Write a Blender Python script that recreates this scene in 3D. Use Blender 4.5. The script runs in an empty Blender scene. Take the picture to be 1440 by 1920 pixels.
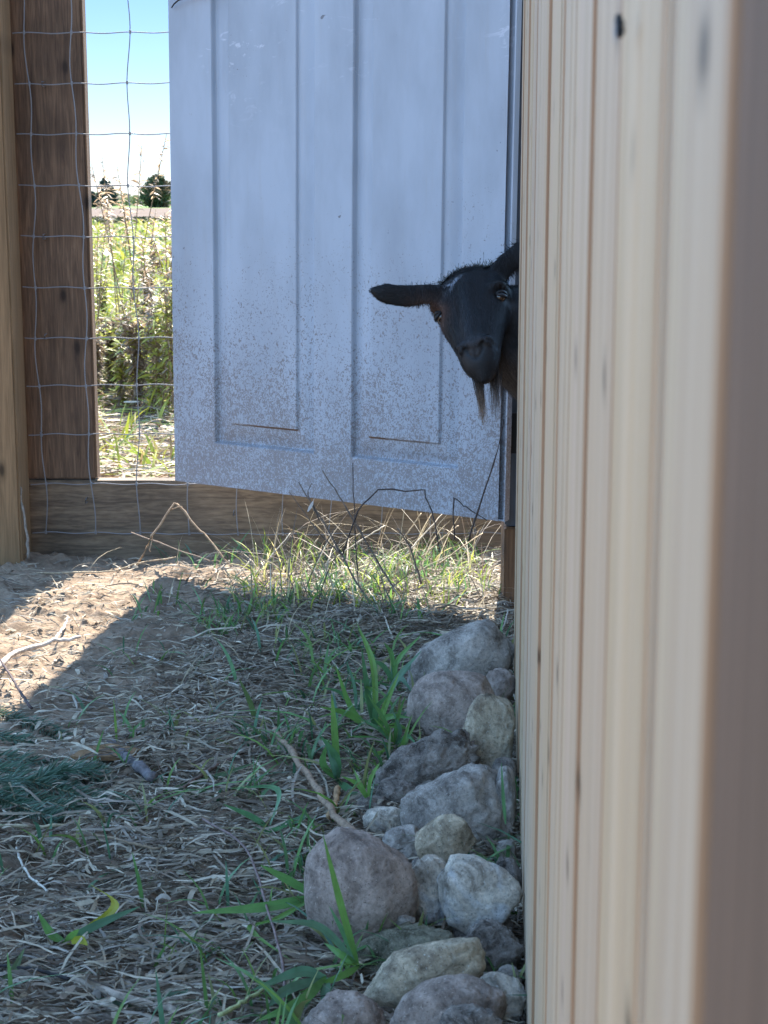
import bpy, bmesh, math, random
import numpy as np
from mathutils import Vector, Matrix, noise as mnoise

random.seed(7); RNG = np.random.default_rng(11)
S = bpy.context.scene
COL = S.collection
R = math.radians

# ---------------------------------------------------------------- camera
TH = R(10.65); CAMH = 0.74; FPX = 3120.0
cam = bpy.data.cameras.new("camera"); camo = bpy.data.objects.new("camera", cam); COL.objects.link(camo)
camo.location = (0, 0, CAMH); camo.rotation_euler = (R(90) - TH, 0, 0)
cam.sensor_fit = 'VERTICAL'; cam.sensor_height = 36; cam.lens = FPX / 1920 * 36
cam.clip_start = 0.01; cam.clip_end = 5000
cam.dof.use_dof = True; cam.dof.focus_distance = 2.5; cam.dof.aperture_fstop = 27
S.camera = camo
# ---------------------------------------------------------------- light
SUN_EL, SUN_AZ = 47.0, 7.0
w = bpy.data.worlds.new("World"); S.world = w; w.use_nodes = True
nt = w.node_tree; bg = nt.nodes["Background"]
sky = nt.nodes.new("ShaderNodeTexSky"); sky.sky_type = 'NISHITA'; sky.sun_disc = False
sky.sun_elevation = R(SUN_EL); sky.sun_rotation = R(SUN_AZ); sky.air_density = .75; sky.dust_density = 0.0; sky.ozone_density = 3.0; sky.altitude = 300
skm = nt.nodes.new("ShaderNodeMix"); skm.data_type = 'RGBA'; skm.blend_type = 'MULTIPLY'; skm.inputs[0].default_value = 1; skm.inputs[7].default_value = (1.0, 1.0, .86, 1)
nt.links.new(sky.outputs[0], skm.inputs[6]); 
wtc = nt.nodes.new("ShaderNodeTexCoord"); wsp = nt.nodes.new("ShaderNodeSeparateXYZ"); nt.links.new(wtc.outputs['Generated'], wsp.inputs[0])
wrp = nt.nodes.new("ShaderNodeValToRGB"); wrp.color_ramp.elements[0].position = 0.0; wrp.color_ramp.elements[0].color = (.140, .138, .18, 1)
wrp.color_ramp.elements[1].position = .22; wrp.color_ramp.elements[1].color = (1, 1, 1, 1); _e = wrp.color_ramp.elements.new(.13); _e.color = (.104, .122, .170, 1)
nt.links.new(wsp.outputs[2], wrp.inputs[0])
skd = nt.nodes.new("ShaderNodeMix"); skd.data_type = 'RGBA'; skd.blend_type = 'MULTIPLY'; skd.inputs[0].default_value = 1
nt.links.new(skm.outputs[2], skd.inputs[6]); nt.links.new(wrp.outputs[0], skd.inputs[7]); nt.links.new(skd.outputs[2], bg.inputs[0])
bg.inputs[1].default_value = 0.14
sl = bpy.data.lights.new("sun", 'SUN'); so = bpy.data.objects.new("sun", sl); COL.objects.link(so)
sl.energy = 2.7; sl.angle = R(0.53); sl.color = (1.0, 0.93, 0.82)
so.rotation_euler = Vector((math.sin(R(SUN_AZ)) * math.cos(R(SUN_EL)), math.cos(R(SUN_AZ)) * math.cos(R(SUN_EL)), math.sin(R(SUN_EL)))).to_track_quat('Z', 'Y').to_euler()
S.view_settings.view_transform = 'Standard'; S.view_settings.look = 'None'
S.view_settings.exposure = 2.95; S.view_settings.gamma = 1.0

# ---------------------------------------------------------------- helpers
def P(x, y, Y):
    """point at forward distance Y seen at photo pixel x, y"""
    u = (x - 720) / FPX; v = (960 - y) / FPX
    d = Vector((u, math.cos(TH) + v * math.sin(TH), -math.sin(TH) + v * math.cos(TH)))
    t = Y / d.y
    return Vector((0, 0, CAMH)) + d * t
def G(x, y):
    """point of the ground seen at photo pixel x, y"""
    u = (x - 720) / FPX; v = (960 - y) / FPX
    d = Vector((u, math.cos(TH) + v * math.sin(TH), -math.sin(TH) + v * math.cos(TH)))
    t = CAMH / -d.z
    return Vector((d.x * t, d.y * t, 0))

def link(name, me, mats, parent=None, smooth=False):
    o = bpy.data.objects.new(name, me); COL.objects.link(o)
    for m in (mats if isinstance(mats, (list, tuple)) else [mats]): me.materials.append(m)
    if smooth: me.polygons.foreach_set("use_smooth", [True] * len(me.polygons))
    if parent is not None:
        o.parent = parent
        o.matrix_parent_inverse = Matrix.Translation(-parent.location) if parent.type == 'EMPTY' else Matrix.Identity(4)
    return o
def thing(name, label, cat, loc=(0, 0, 0), group=None):
    o = bpy.data.objects.new(name, None); COL.objects.link(o); o.location = loc; o.empty_display_size = .05
    o['label'] = label; o['category'] = cat
    if group: o['group'] = group
    return o
def tag(o, label, cat, group=None):
    o['label'] = label; o['category'] = cat
    if group: o['group'] = group
    return o

def np_mesh(name, V, F, col=None):
    """V (n,3), F (m,4) or (m,3) arrays; col (n,3) point colours"""
    me = bpy.data.meshes.new(name)
    V = np.asarray(V, np.float32); F = np.asarray(F, np.int32)
    me.vertices.add(len(V)); me.vertices.foreach_set("co", V.ravel())
    k = F.shape[1]
    me.loops.add(F.size); me.loops.foreach_set("vertex_index", F.ravel())
    me.polygons.add(len(F)); me.polygons.foreach_set("loop_start", np.arange(0, F.size, k, dtype=np.int32))
    me.update(calc_edges=True)
    if col is not None:
        a = me.color_attributes.new("tint", 'FLOAT_COLOR', 'POINT')
        c = np.ones((len(V), 4), np.float32); c[:, :3] = col; a.data.foreach_set("color", c.ravel())
    return me

def grid_faces(nx, ny):
    i = np.arange(nx - 1); j = np.arange(ny - 1); I, J = np.meshgrid(i, j, indexing='ij')
    a = (I * ny + J).ravel()
    return np.stack([a, a + ny, a + ny + 1, a + 1], 1)

def vnoise(x, y, seed=0):
    x = np.asarray(x, float); y = np.asarray(y, float)
    xi = np.floor(x).astype(np.int64); yi = np.floor(y).astype(np.int64); xf = x - xi; yf = y - yi
    def h(a, b):
        n = (a * 374761393 + b * 668265263 + seed * 974711) & 0x7fffffff
        n = ((n ^ (n >> 13)) * 1274126177) & 0x7fffffff
        return ((n ^ (n >> 16)) & 0xffff) / 65535.0
    u = xf * xf * (3 - 2 * xf); v = yf * yf * (3 - 2 * yf)
    return (h(xi, yi) * (1 - u) + h(xi + 1, yi) * u) * (1 - v) + (h(xi, yi + 1) * (1 - u) + h(xi + 1, yi + 1) * u) * v
def fbm(x, y, seed=0, o=4):
    s = 0; a = .5; t = 0
    for k in range(o):
        s = s + a * vnoise(np.asarray(x) * 2 ** k, np.asarray(y) * 2 ** k, seed + k); t += a; a *= .5
    return s / t
def gh(x, y):
    """ground height"""
    x = np.asarray(x, float); y = np.asarray(y, float)
    near = np.clip((4.2 - y) / .6, 0, 1) * np.clip((y - .3) / .5, 0, 1)
    bumps = (fbm(x * 5, y * 5, 3) - .5) * .035 + (fbm(x * 28, y * 28, 9, 4) - .5) * .024
    clod = np.clip(fbm(x * 60, y * 60, 21, 3) - .5, 0, 1) * .026
    far = (fbm(x * 1.1, y * 1.1, 5) - .5) * .10 * np.clip((y - 4) / 3, 0, 1) * np.clip((60 - y) / 40, 0, 1)
    return (bumps + clod) * (near * .9 + .1) * np.clip((200 - y) / 190, 0, 1) + far

def strips(paths, width, side, col, taper=None):
    """flat blades. paths (N,K,3), width (N,), side (N,3) or (N,K,3), col (N,3) -> V,F,C"""
    N, K, _ = paths.shape
    if taper is None: taper = np.ones(K)
    if side.ndim == 2: side = np.repeat(side[:, None, :], K, 1)
    off = side * (width[:, None] * taper[None, :] * .5)[:, :, None]
    V = np.stack([paths - off, paths + off], 2).reshape(-1, 3)
    n = np.arange(N)[:, None] * (2 * K); k = np.arange(K - 1)[None, :] * 2
    a = (n + k).ravel()
    F = np.stack([a, a + 1, a + 3, a + 2], 1)
    C = np.repeat(col, 2 * K, 0)
    return V, F, C

def tube(pts, rad, seg=6, closed_ends=True):
    pts = [Vector(p) for p in pts]; n = len(pts)
    if not isinstance(rad, (list, tuple)): rad = [rad] * n
    V = []; F = []
    up = Vector((0.13, 0.21, 1)).normalized()
    for i, p in enumerate(pts):
        t = (pts[min(i + 1, n - 1)] - pts[max(i - 1, 0)]).normalized()
        ref = up if abs(t.dot(up)) < .95 else Vector((1, 0, .1)).normalized()
        a = t.cross(ref).normalized(); b = t.cross(a)
        for s in range(seg):
            an = 2 * math.pi * s / seg
            V.append(p + (a * math.cos(an) + b * math.sin(an)) * rad[i])
    for i in range(n - 1):
        for s in range(seg):
            s2 = (s + 1) % seg
            F.append((i * seg + s, i * seg + s2, (i + 1) * seg + s2, (i + 1) * seg + s))
    if closed_ends:
        F.append(tuple(range(seg))[::-1]); F.append(tuple((n - 1) * seg + s for s in range(seg)))
    return V, F
class MB:
    def __init__(s): s.V = []; s.F = []
    def add(s, V, F):
        b = len(s.V); s.V += [tuple(v) for v in V]; s.F += [tuple(i + b for i in f) for f in F]
    def tube(s, *a, **k): s.add(*tube(*a, **k))
    def box(s, x0, x1, y0, y1, z0, z1, M=None, bev=0):
        bm = bmesh.new(); bmesh.ops.create_cube(bm, size=1)
        for v in bm.verts:
            v.co = Vector(((x0 + x1) / 2 + v.co.x * (x1 - x0), (y0 + y1) / 2 + v.co.y * (y1 - y0), (z0 + z1) / 2 + v.co.z * (z1 - z0)))
        if bev: bmesh.ops.bevel(bm, geom=bm.edges[:], offset=bev, segments=2, affect='EDGES')
        if M: bm.transform(M)
        bm.verts.index_update()
        s.add([v.co.copy() for v in bm.verts], [[v.index for v in f.verts] for f in bm.faces]); bm.free()
    def build(s, name, mat, parent=None, smooth=False):
        me = bpy.data.meshes.new(name); me.from_pydata(s.V, [], s.F); me.update()
        return link(name, me, mat, parent, smooth)
def bez(pts, n=12):
    """smooth polyline through points (Catmull-Rom)"""
    pts = [Vector(p) for p in pts]
    if len(pts) < 3: return [pts[0].lerp(pts[-1], i / (n - 1)) for i in range(n)]
    out = []; q = [pts[0] * 2 - pts[1]] + pts + [pts[-1] * 2 - pts[-2]]
    m = max(2, n // (len(pts) - 1))
    for i in range(1, len(q) - 2):
        for k in range(m):
            t = k / m; a, b, c, d = q[i - 1], q[i], q[i + 1], q[i + 2]
            out.append(.5 * ((2 * b) + (c - a) * t + (2 * a - 5 * b + 4 * c - d) * t * t + (3 * b - a - 3 * c + d) * t ** 3))
    out.append(pts[-1]); return out

# ---------------------------------------------------------------- materials
def mat(name):
    m = bpy.data.materials.new(name); m.use_nodes = True; n = m.node_tree.nodes; n.clear()
    return m, m.node_tree
def nn(t, typ, **k):
    n = t.nodes.new(typ)
    for a, v in k.items():
        if a in n.inputs: n.inputs[a].default_value = v
        else: setattr(n, a, v)
    return n
def ramp(t, fac, stops):
    r = t.nodes.new("ShaderNodeValToRGB"); e = r.color_ramp.elements
    while len(e) < len(stops): e.new(.5)
    for i, (p, c) in enumerate(stops):
        e[i].position = p; e[i].color = (*c, 1) if len(c) == 3 else c
    t.links.new(fac, r.inputs[0]); return r
def mixc(t, fac, a, b, mode='MIX'):
    m = t.nodes.new("ShaderNodeMix"); m.data_type = 'RGBA'; m.blend_type = mode
    for s, v in ((m.inputs[0], fac), (m.inputs[6], a), (m.inputs[7], b)):
        if hasattr(v, 'links'): t.links.new(v, s)
        elif isinstance(v, (int, float)): s.default_value = v
        else: s.default_value = (*v, 1)
    return m.outputs[2]
def coord(t, scale=(1, 1, 1), rot=(0, 0, 0)):
    tc = t.nodes.new("ShaderNodeTexCoord"); mp = t.nodes.new("ShaderNodeMapping")
    mp.inputs['Scale'].default_value = scale; mp.inputs['Rotation'].default_value = rot
    t.links.new(tc.outputs['Object'], mp.inputs[0]); return mp.outputs[0]
def noisen(t, vec, scale, detail=6, rough=.6, dist=0):
    n = nn(t, "ShaderNodeTexNoise", Scale=scale, Detail=detail, Roughness=rough, Distortion=dist)
    t.links.new(vec, n.inputs['Vector']); return n.outputs[0]
def finish(t, color, rough=.8, bump=None, bdist=.002, bstr=1.0, transl=0, spec=.3):
    b = nn(t, "ShaderNodeBsdfPrincipled", Roughness=rough)
    b.inputs['Specular IOR Level'].default_value = spec
    if hasattr(color, 'links'): t.links.new(color, b.inputs['Base Color'])
    else: b.inputs['Base Color'].default_value = (*color, 1)
    if bump is not None:
        bp = nn(t, "ShaderNodeBump", Strength=bstr, Distance=bdist); t.links.new(bump, bp.inputs['Height'])
        t.links.new(bp.outputs[0], b.inputs['Normal'])
    out = t.nodes.new("ShaderNodeOutputMaterial")
    if transl:
        tr = t.nodes.new("ShaderNodeBsdfTranslucent")
        if hasattr(color, 'links'): t.links.new(color, tr.inputs[0])
        else: tr.inputs[0].default_value = (*color, 1)
        mx = nn(t, "ShaderNodeMixShader"); mx.inputs[0].default_value = transl
        t.links.new(b.outputs[0], mx.inputs[1]); t.links.new(tr.outputs[0], mx.inputs[2]); t.links.new(mx.outputs[0], out.inputs[0])
    else: t.links.new(b.outputs[0], out.inputs[0])
def tinted(name, rough=.7, transl=0, var=.25, vscale=60, spec=.3):
    m, t = mat(name)
    a = nn(t, "ShaderNodeVertexColor"); a.layer_name = "tint"
    n = noisen(t, coord(t), vscale, 3)
    r = ramp(t, n, [(.3, (1 - var,) * 3), (.7, (1 + var,) * 3)])
    c = mixc(t, 1.0, a.outputs[0], r.outputs[0], 'MULTIPLY')
    finish(t, c, rough, transl=transl, spec=spec); return m

def wood(name, base, dark, sx=(30, 30, 1.2), grain=1.0, rough=.75, tint=False, knots=True, blotch=0.0):
    m, t = mat(name)
    v = coord(t, sx)
    g1 = noisen(t, v, 3.2, 8, .62, 1.2)
    v2 = coord(t, (sx[0] * 5, sx[1] * 5, sx[2] * 2)); g2 = noisen(t, v2, 4, 4, .6)
    c = ramp(t, g1, [(.30, dark), (.48, tuple((a + b) / 2 for a, b in zip(base, dark))), (.62, base)]).outputs[0]
    fine = ramp(t, g2, [(.35, (.78, .76, .74)), (.6, (1.06, 1.05, 1.04))]).outputs[0]
    c = mixc(t, grain, c, fine, 'MULTIPLY')
    if knots:
        vk = coord(t, (8, 8, 10) if tint else (10, 10, 4.2)); ks = nn(t, "ShaderNodeSeparateXYZ"); t.links.new(vk, ks.inputs[0]); kc = nn(t, "ShaderNodeCombineXYZ"); t.links.new(ks.outputs[1 if tint else 0], kc.inputs[0]); t.links.new(ks.outputs[2], kc.inputs[1])
        vo = nn(t, "ShaderNodeTexVoronoi", Scale=1.0, Randomness=1.0); vo.voronoi_dimensions = '2D'; t.links.new(kc.outputs[0], vo.inputs[0])
        kf = ramp(t, vo.outputs['Distance'], [(.03, (1, 1, 1)), (.075, (.3, .3, .3)), (.13, (0, 0, 0))]).outputs[0]
        if tint: kf = mixc(t, 1.0, kf, ramp(t, noisen(t, coord(t, (9, 9, 5)), 1.3, 2), [(.46, (0, 0, 0)), (.52, (1, 1, 1))]).outputs[0], 'MULTIPLY')
        c = mixc(t, kf, c, tuple(x * .35 for x in dark))
    if blotch:
        b = noisen(t, coord(t, (3, 3, 2)), 2.0, 4)
        c = mixc(t, ramp(t, b, [(.45, (0, 0, 0)), (.7, (blotch,) * 3)]).outputs[0], c, tuple(x * .3 for x in dark))
    if tint:
        a = nn(t, "ShaderNodeVertexColor"); a.layer_name = "tint"; c = mixc(t, 1.0, c, a.outputs[0], 'MULTIPLY')
    finish(t, c, rough, g1, .0012, .6); return m

M = {}
M['straw'] = tinted('dry_straw', .65, .18, .3, 90)
M['leaf'] = tinted('green_leaf', .42, .38, .22, 40, .5)
M['twig'] = tinted('twig_bark', .85, 0, .4, 150)
M['pine'] = wood('pale_pine', (.445, .365, .275), (.35, .265, .185), (22, 22, .5), .5, .6, tint=True)
M['brown_post'] = wood('brown_post_wood', (.15, .095, .062), (.10, .064, .042), (25, 25, 1), .8, .8)
M['dark_wood'] = wood('stained_post_wood', (.20, .122, .074), (.082, .048, .031), (32, 32, 2.2), 1, .7, blotch=.5)
M['tan_wood'] = wood('weathered_tan_post', (.27, .165, .085), (.165, .10, .05), (22, 22, 1.2), .8, .8)
M['board_wood'] = wood('weathered_kick_board', (.25, .185, .125), (.10, .074, .055), (2.0, 28, 26), 1, .85, knots=False, blotch=.5)
M['dark_timber'] = wood('slate_stained_timber', (.09, .11, .14), (.07, .085, .11), (30, 30, 1.2), .6, .7, knots=False)
M['orange_timber'] = wood('raw_orange_timber', (.20, .115, .06), (.10, .055, .03), (30, 30, 1.2), .8, .8)
m, t = mat('galvanised_wire'); finish(t, (.20, .20, .21), .55, spec=.4); M['wire'] = m
m, t = mat('roof_metal'); finish(t, (.3, .3, .31), .5); M['roof'] = m
m, t = mat('black_rubber'); finish(t, (.015, .015, .017), .5); M['black'] = m
m, t = mat('feather_white'); finish(t, (.8, .8, .8), .7, transl=.3); M['feather'] = m

# ground
m, t = mat('dirt_and_fields'); M['ground'] = m
vc = coord(t)
n1 = noisen(t, vc, 9, 8, .65); n2 = noisen(t, vc, 70, 6, .7); n3 = noisen(t, vc, 1.2, 3)
dirt = ramp(t, n1, [(.3, (.14, .105, .08)), (.5, (.255, .195, .145)), (.7, (.36, .285, .215))]).outputs[0]
dirt = mixc(t, .8, dirt, ramp(t, n2, [(.3, (.6, .58, .56)), (.65, (1.15, 1.13, 1.1))]).outputs[0], 'MULTIPLY')
sx = nn(t, "ShaderNodeSeparateXYZ"); t.links.new(vc, sx.inputs[0])
def yband(a, b):
    mr = nn(t, "ShaderNodeMapRange"); mr.inputs[1].default_value = a; mr.inputs[2].default_value = b; t.links.new(sx.outputs[1], mr.inputs[0]); return mr.outputs[0]
meadow = ramp(t, noisen(t, vc, .35, 6, .7), [(.35, (.08, .065, .025)), (.5, (.09, .12, .022)), (.7, (.15, .17, .035))]).outputs[0]
c = mixc(t, yband(7.0, 9.5), dirt, meadow)
grass2 = ramp(t, noisen(t, vc, .12, 5), [(.35, (.13, .135, .028)), (.65, (.17, .21, .04))]).outputs[0]
c = mixc(t, yband(18, 24), c, grass2)
tan = ramp(t, noisen(t, vc, .05, 5), [(.3, (.105, .075, .056)), (.7, (.135, .098, .075))]).outputs[0]
c = mixc(t, yband(54, 55), c, tan)
c = mixc(t, yband(140, 142), c, (.13, .20, .06))
finish(t, c, .95, n2, .006, .8, spec=.1)

# painted steel door
m, t = mat('dirty_white_door_paint'); M['door'] = m
vo = coord(t); sp = nn(t, "ShaderNodeSeparateXYZ"); t.links.new(vo, sp.inputs[0])
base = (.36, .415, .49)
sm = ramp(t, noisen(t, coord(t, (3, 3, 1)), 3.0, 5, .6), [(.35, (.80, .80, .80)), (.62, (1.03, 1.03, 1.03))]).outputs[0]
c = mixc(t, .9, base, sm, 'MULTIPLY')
stv = coord(t, (26, 26, 1.6)); st = ramp(t, noisen(t, stv, 2.2, 6, .7), [(.56, (0, 0, 0)), (.74, (.33,) * 3)]).outputs[0]
c = mixc(t, st, c, (.33, .33, .34))
# wiped smears near the top
wv = coord(t, (6, 6, 14), (0, .25, 0)); wn = noisen(t, wv, 2.2, 4, .6, 2.0)
wm = ramp(t, wn, [(.60, (0, 0, 0)), (.66, (.6,) * 3), (.75, (.15,) * 3)]).outputs[0]
wz = nn(t, "ShaderNodeMapRange"); wz.inputs[1].default_value = .85; wz.inputs[2].default_value = 1.05; t.links.new(sp.outputs[2], wz.inputs[0])
wq = mixc(t, 1.0, wz.outputs[0], ramp(t, noisen(t, coord(t, (1.6, 1.6, 2.2)), 2.4, 2), [(.5, (0, 0, 0)), (.6, (1, 1, 1))]).outputs[0], 'MULTIPLY')
c = mixc(t, mixc(t, 1.0, wm, wq, 'MULTIPLY'), c, (.62, .66, .74))
# mud splashes: squiggly, dense low down
hz = nn(t, "ShaderNodeMapRange"); hz.inputs[1].default_value = .80; hz.inputs[2].default_value = .24; hz.inputs[3].default_value = -.20; hz.inputs[4].default_value = .085
t.links.new(sp.outputs[2], hz.inputs[0])
sq = noisen(t, coord(t, (1, 1, .8)), 165, 3, .62, 1.8)
big = noisen(t, vo, 6, 4); ad = nn(t, "ShaderNodeMath", operation='MULTIPLY_ADD'); t.links.new(big, ad.inputs[0]); ad.inputs[1].default_value = .26
t.links.new(hz.outputs[0], ad.inputs[2])
ad2 = nn(t, "ShaderNodeMath", operation='ADD'); t.links.new(ad.outputs[0], ad2.inputs[0]); t.links.new(sq, ad2.inputs[1])
sf = ramp(t, ad2.outputs[0], [(.655, (0, 0, 0)), (.70, (.85,) * 3)]).outputs[0]
c = mixc(t, sf, c, (.15, .13, .125))
veil = nn(t, "ShaderNodeMapRange"); veil.inputs[1].default_value = .75; veil.inputs[2].default_value = .22; veil.inputs[4].default_value = .28
t.links.new(sp.outputs[2], veil.inputs[0])
c = mixc(t, veil.outputs[0], c, (.40, .38, .40))
sc_ = ramp(t, noisen(t, coord(t), 42, 2, .5, 0), [(.765, (0, 0, 0)), (.785, (.8,) * 3)]).outputs[0]
c = mixc(t, sc_, c, (.12, .12, .13))
rl = nn(t, "ShaderNodeMath", operation='COMPARE'); t.links.new(sp.outputs[2], rl.inputs[0]); rl.inputs[1].default_value = .3035; rl.inputs[2].default_value = .0022
rn_ = ramp(t, noisen(t, vo, 14, 4), [(.42, (0, 0, 0)), (.55, (.9,) * 3)]).outputs[0]
rm_ = nn(t, "ShaderNodeMath", operation='MULTIPLY'); t.links.new(rl.outputs[0], rm_.inputs[0]); t.links.new(rn_, rm_.inputs[1])
xm = nn(t, "ShaderNodeMapRange"); xm.inputs[1].default_value = -.5; xm.inputs[2].default_value = .3; t.links.new(sp.outputs[0], xm.inputs[0])
xr = ramp(t, xm.outputs[0], [(0, (0, 0, 0)), (.25, (1, 1, 1)), (.416, (0, 0, 0)), (.587, (1, 1, 1)), (.748, (0, 0, 0))]); xr.color_ramp.interpolation = 'CONSTANT'
c = mixc(t, mixc(t, 1.0, rm_.outputs[0], xr.outputs[0], 'MULTIPLY'), c, (.14, .08, .05))
finish(t, c, .5, sm, .001, .3, spec=.35)

def rock_mat(name, c1, c2, c3, scale=22, pale=.62):
    m, t = mat(name); v = coord(t)
    n = noisen(t, v, scale, 9, .68, .5); n2 = noisen(t, v, scale * 9, 6, .8); n3 = noisen(t, v, scale * .5, 4, .6, 1.0)
    c = ramp(t, n, [(.36, tuple(x * .7 for x in c1)), (.5, c2), (.62, tuple(x * 1.35 for x in c2))]).outputs[0]
    c = mixc(t, ramp(t, n3, [(pale - .06, (0, 0, 0)), (pale + .06, (.9,) * 3)]).outputs[0], c, c3)
    fl = noisen(t, v, scale * 22, 2, .5); c = mixc(t, ramp(t, fl, [(.66, (0, 0, 0)), (.72, (.7,) * 3)]).outputs[0], c, tuple(min(.8, x * 1.25) for x in c3)); c = mixc(t, ramp(t, fl, [(.29, (.75,) * 3), (.34, (0, 0, 0))]).outputs[0], c, tuple(x * .4 for x in c1))
    c = mixc(t, .85, c, ramp(t, n2, [(.34, (.5, .48, .46)), (.46, (.92, .92, .92)), (.64, (1.25, 1.25, 1.25))]).outputs[0], 'MULTIPLY')
    ad = nn(t, "ShaderNodeMath", operation='MULTIPLY_ADD'); t.links.new(n, ad.inputs[0]); ad.inputs[1].default_value = 1.6; t.links.new(n2, ad.inputs[2])
    finish(t, c, .92, ad.outputs[0], .006, 1.0, spec=.15); return m
RM = {
 'grey': rock_mat('grey_fieldstone', (.27, .235, .205), (.49, .435, .385), (.70, .66, .60)),
 'mauve': rock_mat('mauve_fieldstone', (.27, .21, .175), (.43, .345, .295), (.60, .50, .43), 18, .68),
 'tan': rock_mat('tan_fieldstone', (0.295, 0.235, 0.172), (0.538, 0.445, 0.321), (0.750, 0.706, 0.580), 20, .6),
 'dark': rock_mat('crumbly_dark_stone', (0.130, 0.109, 0.094), (0.312, 0.269, 0.235), (0.729, 0.672, 0.596), 34, .66),
 'pale': rock_mat('pale_limestone', (0.365, 0.311, 0.251), (0.677, 0.596, 0.494), (0.750, 0.750, 0.750), 22, .56),
 'moss': rock_mat('mossy_grey_stone', (0.122, 0.118, 0.078), (0.295, 0.277, 0.204), (0.625, 0.588, 0.517), 34, .66)}

# ---------------------------------------------------------------- ground and fields
def axis(segs):
    out = []
    for a, b, n in segs: out += list(np.linspace(a, b, n, endpoint=False))
    return np.array(out + [segs[-1][1]])
gx = axis([(-2500, -200, 6), (-200, -20, 12), (-20, -3, 40), (-3, -1.1, 60), (-1.1, .45, 300), (.45, 2, 40), (2, 20, 40), (20, 200, 12), (200, 2500, 6)])
gy = axis([(-60, -3, 12), (-3, 1.0, 30), (1.0, 3.6, 430), (3.6, 8, 90), (8, 25, 50), (25, 240, 40), (240, 4500, 14)])
X, Yg = np.meshgrid(gx, gy, indexing='ij')
Z = gh(X, Yg)
me = np_mesh('ground', np.stack([X, Yg, Z], -1).reshape(-1, 3), grid_faces(len(gx), len(gy)))
go = link('ground', me, M['ground'], smooth=True); go['kind'] = 'structure'

# ---------------------------------------------------------------- straw litter
def straw_field(N, xr, yr, Lr, Wr, dens, zmax, seed, heading=None, pal=None, K=5):
    rng = np.random.default_rng(seed)
    x = rng.uniform(*xr, N * 3); y = rng.uniform(*yr, N * 3)
    keep = rng.random(N * 3) < dens(x, y); x = x[keep][:N]; y = y[keep][:N]; N = len(x)
    a = rng.uniform(0, 2 * np.pi, N)
    if heading is not None:
        pull = rng.random(N) < heading[1]; a = np.where(pull, heading[0] + rng.normal(0, .38, N), a)
    L = rng.uniform(*Lr, N) * rng.choice([.5, .8, 1, 1.6], N, p=[.35, .3, .25, .1]); W = rng.uniform(*Wr, N)
    s = np.linspace(-.5, .5, K)[None, :]
    curve = rng.normal(0, .35, N)[:, None] * rng.choice([.3, 1, 2.2], N, p=[.6, .3, .1])[:, None]
    ca, sa = np.cos(a)[:, None], np.sin(a)[:, None]
    lx = s * L[:, None]; ly = (s * s) * L[:, None] * curve
    px = x[:, None] + lx * ca - ly * sa; py = y[:, None] + lx * sa + ly * ca
    base = rng.random(N) ** 1.7 * zmax; tilt = rng.normal(0, .14, N)
    pz = gh(px, py) * .6 + gh(x, y)[:, None] * .4 + .003 + base[:, None] + s * (tilt * L)[:, None] - (s * s) * (L * rng.uniform(0, .3, N))[:, None]
    pz = np.maximum(pz, gh(px, py) - .004)
    roll = rng.uniform(-.9, .9, N)
    side = np.stack([-np.sin(a) * np.cos(roll), np.cos(a) * np.cos(roll), np.sin(roll)], 1)
    pal = np.array(pal); c = pal[rng.integers(0, len(pal), N)] * rng.uniform(.6, 1.12, N)[:, None]
    return strips(np.stack([px, py, pz], -1), W, side, c, np.array([.55, 1, 1, 1, .45]) if K == 5 else None)
PAL = [(.43, .37, .275), (.35, .30, .225), (.50, .44, .34), (.25, .20, .145), (.19, .145, .105), (.34, .30, .25), (.13, .10, .075)]
def d_near(x, y):
    # bare dirt at the back left, thick litter elsewhere
    bare = 1 / (1 + np.exp(-((-x - .30) * 16 + (y - 2.55) * 3.2)))
    n = fbm(x * 7, y * 7, 31)
    return np.clip((1 - .93 * bare) * (.35 + 1.1 * n) * (1 - .35 * (y > 3.25)), .02, 1)
parts = [straw_field(36000, (-1.05, .23), (1.15, 3.42), (.014, .05), (.0011, .0032), d_near, .016, 1, (.05, .5), PAL),
         straw_field(3200, (-.95, .23), (1.15, 3.3), (.05, .13), (.0016, .0036), d_near, .024, 2, (.08, .5), PAL),
         straw_field(7000, (-.95, .23), (1.15, 3.3), (.010, .03), (.0025, .007), d_near, .014, 4, None, PAL)]
def join(ps):
    V = []; F = []; C = []; b = 0
    for v, f, c in ps: V.append(v); F.append(f + b); C.append(c); b += len(v)
    return np.concatenate(V), np.concatenate(F), np.concatenate(C)
o = link('straw_litter', np_mesh('straw_litter', *join(parts)), M['straw']); o['kind'] = 'stuff'
o['label'] = 'dry straw and chopped stalks littering the shaded dirt'; o['category'] = 'straw'
PAL2 = [(.48, .40, .28), (.38, .28, .18), (.58, .52, .42), (.26, .17, .11), (.34, .38, .10), (.16, .11, .075)]
def d_far(x, y): return np.clip(.25 + 1.2 * fbm(x * 3, y * 3, 77), 0, 1)
pf = [straw_field(24000, (-2.2, .6), (3.55, 8.5), (.05, .15), (.003, .008), d_far, .05, 5, (.1, .5), PAL2)]
o = link('mown_straw', np_mesh('mown_straw', *join(pf)), M['straw']); o['kind'] = 'stuff'
o['label'] = 'sunlit mown straw and stalks on the ground beyond the fence'; o['category'] = 'straw'

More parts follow.
